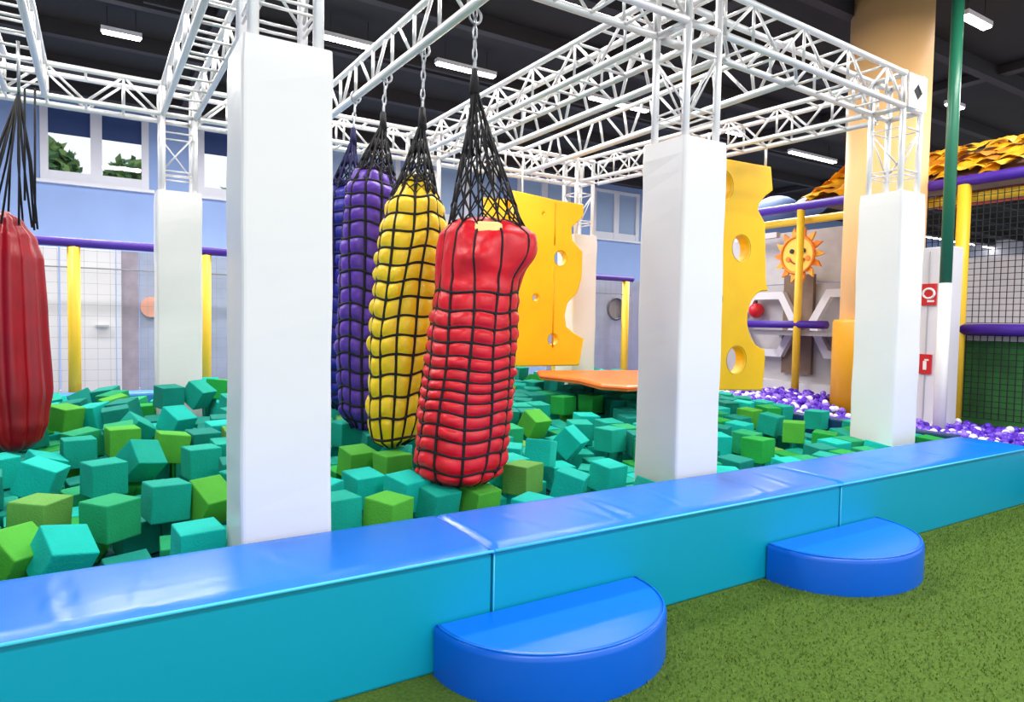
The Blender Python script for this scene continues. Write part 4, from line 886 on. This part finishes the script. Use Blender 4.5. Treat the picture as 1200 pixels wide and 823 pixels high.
# ---------------------------------------------------------------- foam cubes
CUBES = """-163,3746,359,52,21,44,2;41,4041,433,0,0,66,3;310,4221,455,0,5,24,0;-275,4236,431,5,0,96,6;-322,5052,467,35,0,122,2;15,4858,482,0,0,35,0;-347,3847,360,61,0,70,5;402,3547,376,7,0,14,2;226,5063,532,79,17,52,0;534,4227,416,61,0,52,5;1399,3576,388,9,0,56,5;2487,3840,427,0,0,38,6;584,4964,510,0,0,21,0;1775,3721,369,21,0,26,0;-506,6684,505,-10,-1,209,1;3225,3816,366,14,0,14,2;1123,3645,413,0,0,17,0;-266,6923,604,17,0,79,5;2057,3705,347,17,0,26,5;1423,4084,425,14,0,21,2;-140,5753,500,0,0,17,0;1622,3847,428,17,0,35,2;546,6257,606,52,0,61,2;3853,4536,479,0,0,17,0;2802,3718,358,26,0,70,2;4911,3796,424,0,0,10,4;172,4390,229,6,-6,23,1;3440,4578,482,70,0,52,2;1576,4656,468,17,0,17,5;1742,4381,467,0,0,14,5;2192,4095,424,7,2,-31,4;140,5789,553,0,0,17,5;3534,5278,534,52,0,17,5;1747,5451,546,5,0,26,0;816,7182,741,61,0,79,0;439,5426,545,0,14,9,5;2986,4354,465,0,21,70,2;558,7149,730,9,0,35,1;1969,4158,429,3,-7,115,1;2525,4088,423,-1,-7,166,2;6034,4515,477,17,0,26,0;-591,5493,450,3,-4,52,2;2434,4663,466,2,-7,133,3;2758,4671,467,7,-3,43,0;5947,4176,452,0,0,61,5;6815,4501,476,0,0,21,0;1884,5089,498,7,1,-11,1;4405,6003,587,0,0,21,4;2002,6331,611,79,0,35,0;4794,6004,587,0,0,26,4;-55,7052,590,141,10,243,2;242,6267,555,-99,-35,191,0;2062,4401,447,7,-1,14,0;659,5524,532,7,1,22,1;-120,5998,516,-14,0,201,3;120,6721,596,-15,-8,157,1;3044,4960,488,7,0,-2,3;2415,6398,594,0,-7,152,2;4197,3456,377,-1,-7,172,1;-342,5563,433,15,30,36,2;2172,4653,465,-2,-7,190,1;2168,5138,501,7,-1,11,1;111,3770,185,6,-3,14,1;2177,5588,534,7,1,-20,2;181,6975,628,18,-13,-56,1;2448,5633,538,7,-2,25,1;2708,4394,446,4,-6,94,2;3808,4926,485,7,2,-34,0;5108,4074,422,7,-2,23,3;3211,4429,238,7,1,-8,2;3428,5607,536,33,150,157,1;-648,6848,501,3,-3,52,0;5020,5820,552,7,2,-31,1;3145,5934,560,7,-3,42,1;5314,3465,377,7,1,-16,1;5219,7318,684,17,0,44,1;2217,4892,483,7,-1,10,1;5638,3549,384,0,-7,155,2;5234,8249,753,9,0,26,1;2815,5254,510,7,-1,19,2;4723,4105,425,3,-7,122,2;6163,4895,483,1,7,-140,5;-475,7273,532,4,-13,0,5;2181,3251,362,7,-3,44,2;-415,7902,588,87,125,99,0;2745,5466,525,-1,-7,166,2;1034,7590,744,11,11,146,4;2695,4941,487,1,-7,139,5;2479,4936,486,7,1,-18,0;3065,5262,510,-4,-6,207,0;2733,5796,550,7,0,4,4;1861,4613,462,4,-6,101,2;2201,6688,616,7,-2,32,2;5904,3810,403,7,-3,46,4;2408,5194,505,-4,-6,212,2;-106,5156,258,3,-10,26,3;5381,4389,446,7,-2,23,2;56,7862,660,14,-15,-43,1;3654,4715,259,7,3,-39,0;6804,4960,488,0,-7,158,0;-613,5026,430,-2,-4,167,1;4124,4883,482,7,1,-11,0;362,3918,200,7,1,-7,3;3934,5825,552,7,0,-2,0;4088,5184,505,2,-7,131,2;-143,8169,582,-63,-45,0,1;6559,4950,487,1,-7,137,4;4072,4394,446,120,-150,-157,1;4696,5282,512,0,-7,152,1;828,5792,549,-1,-7,171,2;5884,3556,384,1,-7,147,3;3398,5871,555,7,0,0,3;3940,6770,622,7,2,-30,0;4224,6334,590,0,-7,154,1;-696,7229,515,4,0,1,0;-688,7575,531,2,-4,73,0;3069,5519,529,7,1,-18,2;115,7505,651,-8,-20,69,3;1128,4008,418,4,6,-95,2;2228,5791,549,7,1,-20,4;3079,6692,616,3,-7,122,1;5642,4632,464,7,-1,7,1;6277,5315,514,7,1,-14,1;785,5186,505,-5,150,157,0;2446,6695,616,6,-4,54,0;4502,4992,490,158,-7,140,1;371,7750,491,4,-5,-1,4;3054,6182,578,7,-1,20,0;119,7242,636,-23,-1,181,5;3370,6470,600,6,-4,59,2;2991,7003,639,7,0,-1,0;126,6024,547,-11,-7,154,3;2825,6052,569,7,1,-8,4;4755,7147,650,-124,-164,157,0;-93,5418,274,4,-11,20,1;2473,5875,556,7,-1,16,2;2604,6143,575,1,-7,138,5;3624,6781,623,1,-7,144,0;-215,7476,584,-16,-10,131,1;2691,6402,595,6,4,-62,0;3654,6352,591,2,-7,132,2;-92,4456,219,7,-3,-33,4;346,5832,342,7,-1,13,1;2780,6990,638,0,-7,156,2;4584,3238,361,7,1,-14,2;4957,6415,595,-150,0,6,1;6234,7761,695,7,-2,23,1;3709,5818,551,7,1,-15,0;5334,6387,593,7,-1,13,2;6177,3799,395,3,-25,156,0;6524,5269,511,7,-3,42,2;6810,3287,364,-1,-7,164,4;1085,6801,652,23,1,30,0;2299,6966,636,-148,164,-157,1;3092,6414,595,7,-2,29,1;5050,4361,444,7,-3,47,1;5548,3970,204,7,0,-3,4;6285,4430,238,7,1,-15,0;3543,7077,644,4,-6,94,2;5422,6126,574,1,-7,144,0;5972,3319,365,23,-12,157,2;764,4650,465,7,0,-3,1;2711,6648,613,4,-6,107,3;4447,6383,593,1,-7,142,3;2626,7791,697,-2,-7,190,2;3639,6058,569,7,-2,24,0;3923,7271,659,7,-1,20,1;5343,6707,617,7,-1,17,1;386,4444,250,-11,-1,16,1;2317,7190,653,7,0,-2,5;3333,6107,573,7,0,3,2;884,6034,567,0,-7,153,1;2525,6978,637,7,0,-2,1;3123,3242,345,8,-110,-7,0;5070,6727,619,7,0,6,0;-747,7827,538,3,-3,78,3;1847,5685,542,2,-7,132,6;2769,7535,678,6,-4,60,2;3408,7296,661,3,-6,107,0;3956,7040,642,7,-3,47,0;4480,7874,703,7,-3,37,3;3614,4417,237,7,2,-25,0;3858,3254,362,161,-6,101,2;3905,6086,571,5,-5,82,1;3995,6338,590,2,-7,134,1;4125,4643,465,0,-7,156,3;4485,7567,681,-4,-6,208,1;4656,6344,590,7,1,-13,0;5080,3246,361,7,-2,29,0;3331,6713,618,7,-1,11,1;4207,6880,630,5,-6,91,4;5077,7616,651,-66,12,4,4;5565,6690,616,7,-1,13,2;844,6789,438,22,3,-17,1;-425,7531,550,6,-16,-19,2;2598,7223,655,7,-1,16,2;4819,8096,720,5,-6,89,5;5688,6382,593,7,-3,42,1;5883,6791,623,2,-7,127,2;-327,6536,304,3,-14,10,4;443,6999,457,19,-9,-21,1;3109,7241,657,7,-2,34,5;5156,6041,568,163,-5,70,0;5402,7026,641,7,-1,15,1;6808,5218,507,-1,-7,165,0;3414,4247,225,5,5,-78,0;4112,4667,256,7,2,-24,0;4450,6694,616,3,-7,113,0;4809,3230,360,0,-7,157,3;5324,3233,360,7,0,5,4;5398,7870,703,-3,-7,205,0;612,5596,326,7,1,25,0;3953,4888,272,7,2,-31,2;3083,7706,691,7,0,-2,0;3876,7727,693,7,-1,15,1;4149,7872,703,6,4,-57,0;2482,7422,670,-1,-7,173,4;4146,6547,605,0,-7,153,1;5645,3230,360,7,0,0,3;6225,6953,635,7,0,-2,0;6783,5507,528,5,-5,80,1;2855,7225,655,7,-1,15,0;3030,7480,674,7,-1,10,0;3216,6947,635,7,-1,14,2;4420,7002,639,5,-6,89,2;-531,4939,217,3,-3,12,1;5777,3987,205,7,0,-5,0;2254,7473,674,0,-7,152,0;4184,7435,671,6,-5,72,3;189,5189,308,106,-10,59,4;3943,5387,309,7,0,4,3;6197,4197,221,7,0,-2,2;3672,7283,660,2,-7,134,3;4187,7160,651,7,0,-2,0;5110,5555,532,7,1,-13,0;-127,6065,307,7,-12,-9,5;819,8041,509,-1,-4,182,4;3894,7514,677,7,-1,18,5;-316,7241,340,7,-17,-13,2;4164,5815,341,7,1,-10,0;5654,6972,637,7,3,-39,5;6495,7778,696,6,4,-56,0;328,4971,278,4,-9,49,4;1075,7284,531,7,23,-9,2;1557,4928,275,7,-1,17,4;3900,4213,222,7,1,-13,4;4598,6108,362,-129,-164,157,5;305,8160,511,-141,-11,-60,3;3634,5538,531,2,-7,130,1;4520,7240,656,-139,164,-157,1;6809,4038,420,0,-7,154,0;-547,5151,225,3,-2,10,0;1100,7533,525,-7,17,16,0;1047,7762,512,-6,5,-4,0;749,4385,445,7,-3,47,0;2358,7835,700,7,1,-20,2;5842,5082,497,0,150,157,2;5932,7252,657,7,-3,39,1;6499,5496,528,7,-2,32,1;6784,5796,550,6,-4,51,0;-281,6788,323,4,-16,6,3;2732,4160,220,9,-1,9,0;914,5574,533,7,0,0,6;1029,8169,684,6,66,161,2;5314,4608,462,0,-7,160,4;5589,7215,655,7,-1,12,2;6214,7199,653,7,0,3,0;-567,6570,280,5,-1,-13,0;562,5812,340,7,-1,13,4;1594,5631,327,7,-2,22,2;2501,4442,239,7,-1,8,0;4099,4431,238,7,0,-3,1;1021,6324,589,-2,-8,181,0;6509,7513,677,-1,-7,172,2;6779,7832,700,-2,-7,190,1;1587,5152,292,7,0,2,0;2270,3962,204,7,1,-8,0;2215,6328,379,7,0,1,2;3434,3913,200,7,0,4,0;3916,5615,326,7,0,-3,2;6535,4414,237,7,-1,7,1;5972,6985,638,2,-7,125,1;6439,7259,658,7,-1,13,0;4131,5601,325,7,1,-8,0;5612,4898,483,7,1,-18,3;3747,5178,293,7,-2,28,2;6569,8172,678,-50,37,0,0;-69,4691,234,6,-6,-4,2;564,8034,507,0,-6,132,0;2503,4131,216,7,-2,21,2;2491,8170,682,-12,55,151,3;6738,7516,677,7,0,0,0;-578,5367,232,4,0,6,1;2254,6541,394,7,0,3,0;3460,4895,273,7,1,-12,0;3645,3923,201,7,0,5,2;3665,4134,216,7,0,5,0;4387,6281,375,7,-1,17,0;3966,4142,427,0,-7,155,3;842,6567,401,11,2,-16,1;5016,6056,358,7,1,-19,0;-366,8169,513,-66,-28,0,2;6202,4660,255,7,-2,27,1;-370,4724,216,4,-6,11,0;87,5973,327,9,-9,-27,1;3173,4175,219,7,-2,23,0;3888,3500,380,1,-7,142,3;6396,3798,399,-5,-22,158,4;5566,4183,220,7,1,-7,6;5385,7554,680,6,4,-58,3;-574,6827,290,4,0,-8,0;2071,6105,362,7,1,-18,1;2737,4647,254,7,0,3,2;3202,4921,274,7,1,-7,0;6683,4704,258,7,0,-7,0;4977,5301,513,3,-7,115,0;-606,4698,206,4,-1,31,0;5016,4008,207,7,-1,7,1;5291,3967,204,7,3,-38,2;5777,4426,238,7,1,-9,1;4167,3768,400,7,0,-6,1;6255,6675,615,1,-7,149,5;6740,3493,380,7,0,6,0;-558,6339,272,4,-2,-4,1;161,4711,250,6,-7,18,1;388,6748,416,10,-4,-6,2;649,4456,240,7,1,-18,0;1070,7982,506,4,1,-4,1;2287,6040,357,7,0,-4,1;3182,4705,259,7,1,-10,1;3280,5132,290,7,0,-5,6;3727,4926,275,7,2,-26,1;4867,6289,376,7,-1,18,0;4394,4644,465,7,-1,19,2;5935,6381,593,7,-1,14,2;6040,8178,515,144,150,157,1;6738,7254,657,7,-1,18,2;-790,6778,287,4,0,-8,5;-323,5358,249,2,-10,28,1;-330,6310,294,4,-14,4,0;399,6527,395,8,0,-15,4;600,3964,204,7,0,1,0;2955,3921,201,7,3,-46,3;3455,5515,318,7,1,-19,2;4134,6088,361,7,0,-6,1;5040,5824,341,7,1,-15,0;5827,7971,500,7,0,-3,2;6028,4861,270,7,0,6,3;3444,3673,182,150,-314,-5,0;5669,6040,568,0,-7,154,4;6499,5731,545,7,0,5,1;6522,6990,638,7,-1,10,1;-1518,7949,333,4,0,-9,5;-1237,4937,215,4,0,3,5;-1241,5154,224,4,0,10,0;-1024,3758,169,4,0,-1,0;-1060,4725,207,4,0,-4,3;-1022,4957,216,4,0,2,2;-981,5189,225,4,1,-15,2;-1064,5420,234,4,0,9,0;-1023,6578,279,4,0,-11,2;-1004,6790,288,4,0,-9,2;-1019,7005,296,4,0,-7,2;-1113,7227,305,4,-1,13,0;-846,3992,178,4,0,-8,1;-767,6110,261,4,0,-7,1;-772,6325,269,4,0,-3,2;-801,6566,279,4,0,-8,6;-808,6991,295,4,0,-8,1;-586,3732,168,4,0,1,1;-573,4001,179,4,0,-23,0;-551,4234,188,4,-1,2,0;-528,5586,243,5,-4,3,4;-553,6122,263,5,-2,-7,1;-521,7062,304,6,-7,-26,0;-354,5821,268,6,-10,-10,6;-338,6055,281,5,-12,-8,2;-119,6575,337,4,-15,13,5;-69,6815,359,5,-17,4,0;-57,7031,374,6,-18,-2,2;-92,7304,383,7,-18,-10,2;384,4744,261,7,-2,24,4;389,6057,358,7,-1,17,1;642,4806,266,5,5,-73,2;615,6497,393,10,1,-19,0;816,4165,219,7,-1,12,4;872,4427,238,7,2,-25,0;820,5394,309,7,2,-24,5;845,6346,380,8,1,-16,2;1069,6988,476,24,19,-21,2;1320,4644,254,7,1,-18,4;1327,4908,274,7,0,0,2;1375,5136,290,7,0,0,0;1350,5391,309,7,1,-9,3;1356,5638,327,7,-2,24,2;1788,3992,206,7,-1,16,0;1801,5832,342,7,2,-26,2;2034,3950,203,7,-1,10,0;2043,4638,254,7,0,-3,0;2000,5576,323,7,0,6,3;2040,5870,345,7,3,-37,0;2072,6773,411,7,0,0,3;2241,3517,171,7,-1,15,0;2235,4187,220,7,1,-16,4;2295,6763,411,7,-1,10,1;2229,7726,482,7,-1,10,0;2490,4657,255,7,0,3,5;2755,4870,271,7,0,-7,0;2945,3515,171,7,-2,22,0;2962,4658,255,7,0,-6,0;3702,5604,325,7,0,-5,2;4171,5373,308,7,-1,9,2;4352,5619,326,7,1,-16,3;4691,3753,188,7,-1,8,2;4662,3963,204,7,-1,9,1;4621,5526,319,7,0,7,1;4614,5758,336,7,-1,7,0;4853,3552,173,7,0,4,0;4840,4215,222,7,-2,22,2;4838,5573,323,7,-1,17,1;5085,4263,226,7,-1,15,0;5038,7450,461,7,1,-10,0;5285,3726,186,7,0,-6,0;5297,7554,469,7,0,1,1;5592,3739,187,7,-1,12,5;5814,4710,259,7,-1,15,0;6016,3945,202,7,-1,16,2;6435,4659,255,7,-1,20,0;-1520,5255,438,4,-1,15,1;-1496,5528,448,4,-1,33,0;-1568,5763,458,3,-2,69,2;-1515,6083,470,4,1,-25,0;-1564,6406,483,2,-3,91,0;-1559,6655,535,5,69,-13,0;-1529,6865,501,4,1,-17,0;-1486,7424,523,4,0,-11,0;-1574,7645,531,0,-4,159,1;-1595,7857,539,0,-4,157,1;-1515,8149,498,-55,41,48,0;-1194,3285,361,4,-1,35,2;-1317,3658,375,1,-4,118,0;-1227,3862,383,1,-4,130,4;-1207,4123,393,-1,-4,175,5;-1307,4501,408,4,1,-28,2;-1329,4729,417,1,-4,139,1;-1309,5013,428,1,-4,142,1;-1258,5273,438,4,-1,16,2;-1177,5536,449,0,-4,159,0;-1233,5835,460,-2,-3,223,1;-1230,6131,472,4,0,-8,1;-1184,6354,481,4,0,2,0;-1230,6652,492,4,-1,20,0;-1224,6905,502,-1,-4,183,3;-1131,7223,515,4,0,-5,1;-1158,7611,530,0,-4,156,1;-1278,7842,539,1,-4,144,4;-1263,8057,547,0,-4,147,2;-894,3415,366,-1,-4,178,0;-971,3651,375,0,-4,154,5;-989,3925,386,1,-4,129,1;-812,4108,393,4,1,-18,0;-882,4341,402,0,-4,168,2;-856,4650,414,-1,-4,172,0;-827,4998,428,-1,-4,171,0;-961,5289,439,2,-3,93,3;-884,5543,449,4,-2,40,2;-889,5781,458,4,-1,21,0;-932,6331,480,4,0,-3,1;-946,6673,493,4,1,-19,1;-923,6936,503,0,-4,145,1;-909,7285,517,4,0,-2,0;-943,7566,528,0,-4,157,2;-1031,7821,538,4,0,-12,0;-1016,8169,518,-64,17,0,0;-659,3308,362,0,-4,152,1;-594,3561,372,4,1,-34,4;-671,3874,384,0,-4,150,0;-549,4103,393,-159,-4,181,2;-610,4396,405,4,0,-5,0;-635,4645,414,-1,-4,163,2;-700,5255,438,1,-4,137,1;1027,4413,448,7,-2,29,3;913,4868,481,7,3,-35,0;1145,5293,513,7,-1,8,1;1118,5797,550,7,0,3,0;1123,7811,718,-3,6,1,5;1441,5446,524,-2,-7,186,0;1382,5815,551,0,-7,161,0;1244,6053,569,154,7,-195,0;1451,6471,600,6,-5,75,2;1391,6712,622,11,-1,29,2;1344,6936,650,14,5,35,1;1250,7143,698,17,13,60,1;1284,7535,713,9,15,86,0;1383,7896,710,3,-5,145,1;1612,5778,548,1,-7,146,5;1696,6290,586,7,3,-37,2;1638,6672,615,-3,-7,201,0;1583,6923,637,8,-1,32,1;1579,7193,658,7,-6,141,2;1686,7483,677,7,-1,37,0;1651,7801,699,7,-1,27,4;1866,6722,618,-2,-7,182,3;1798,6945,635,7,-2,31,2;1832,7215,655,165,1,-10,0;1969,7622,685,7,-2,23,1;1875,7835,701,7,-1,12,0;2117,7908,706,-2,-7,178,2;3698,8170,515,-150,-1,12,1;4521,4183,431,2,-7,123,3;4764,4417,448,7,0,-1,0;4714,4877,482,0,-7,159,0;5045,4601,461,6,-4,53,1;5376,4881,482,7,3,-38,0;5319,5387,519,7,2,-29,0;5435,5718,544,7,0,1,0;5594,5208,506,3,7,-109,0;5661,5750,546,-1,-7,169,4;5962,5332,515,0,-7,158,5;5974,6074,570,0,-7,158,0;6242,5541,531,2,-7,133,1;6177,5824,552,3,-7,110,4;6306,6408,595,7,0,2,0;6494,5985,564,6,-5,67,0;6518,6733,619,7,0,3,3;6742,6046,568,-4,-6,207,0;6806,6447,598,7,-1,15,0;6797,6985,638,1,-7,138,0;6790,8161,634,-93,30,-13,2"""
HS = .105
def cube_mesh(m, seed):
    """soft cube: bevelled, faces slightly bulged, corners slightly uneven"""
    b = MB(); rn = random.Random(seed); n = 4; b.box(-HS, HS, -HS, HS, -HS, HS); me = b.mesh('foam_cube', m)
    bm = bmesh.new(); bm.from_mesh(me); bmesh.ops.recalc_face_normals(bm, faces=bm.faces)
    for v in bm.verts: v.co *= rn.uniform(.95, 1.01)
    bmesh.ops.bevel(bm, geom=list(bm.edges), offset=.008, segments=2, profile=.5, affect='EDGES')
    bm.to_mesh(me); bm.free(); return me
cm = {}
for ci in range(7):
    for v in range(4): cm[(ci, v)] = cube_mesh(M_cube[ci], ci*10+v)
rows = [list(map(int, r.split(','))) for r in CUBES.split(';')]
items = []
for i, (x, y, z, a, b_, c_, ci) in enumerate(rows):
    p = (x/1000, y/1000, z/1000); e = Euler((a/100, b_/100, c_/100)); px, py, dd = inview(p)
    items.append(dict(p=p, e=e, ci=ci, px=px, py=py, dd=dd, i=i))
LEFT, MIDL, MIDR, RIGHT = 0, 1, 2, 3
def zone(it):
    px = it['px']
    if px < 265: return 'left of tall pillar'
    if px < 384: return 'behind tall pillar'
    if px < 485: return 'below yellow bag'
    if px < 600: return 'below red bag'
    if px < 742: return 'right of red bag'
    if px < 850: return 'behind centre pillar'
    return 'right of centre pillar'
def band(it): 
    y = it['p'][1]
    return 'by the curb' if y < 3.75 else ('near rows' if y < 4.7 else ('middle rows' if y < 6.1 else 'far rows'))
def pose(it):
    m = it['e'].to_matrix(); t_ = max(abs(m[2][k]) for k in range(3)); return 'flat-lying' if t_ > .975 else ('tipped' if t_ > .86 else 'corner-up')
grp = {}
for it in items[:300]: grp.setdefault((CUBE_COL[it['ci']][0], pose(it), zone(it), band(it)), []).append(it)
for (cn, ps, zn, bd), its in grp.items():
    its.sort(key=lambda q: q['px'])
    for k, it in enumerate(its):
        base_ = '%s %s foam cube %s, %s' % (ps, cn, zn, bd)
        lab = base_ if len(its) == 1 else base_+', '+('leftmost' if k == 0 else 'rightmost' if k == len(its)-1 else '%s from left' % ord_(k+1))
        it['lab'] = lab
for it in items[:300]:
    o = bpy.data.objects.new('foam_cube', cm[(it['ci'], it['i'] % 4)]); COL.objects.link(o); o.location = it['p']; o.rotation_euler = it['e']
    tag(o, it['lab'], 'foam cube', 'foam cubes in the pit')
b = MB()
for it in items[300:]:
    me = cm[(it['ci'], it['i'] % 4)]; mw = Matrix.Translation(it['p']) @ it['e'].to_matrix().to_4x4()
    b.add([mw @ v.co for v in me.vertices], [tuple(f.vertices) for f in me.polygons], it['ci'])
o = b.build('foam_cubes', M_cube, fix=False); tag(o, 'remaining small-looking foam cubes deep in the pit and between the others', 'foam cubes', kind='stuff')
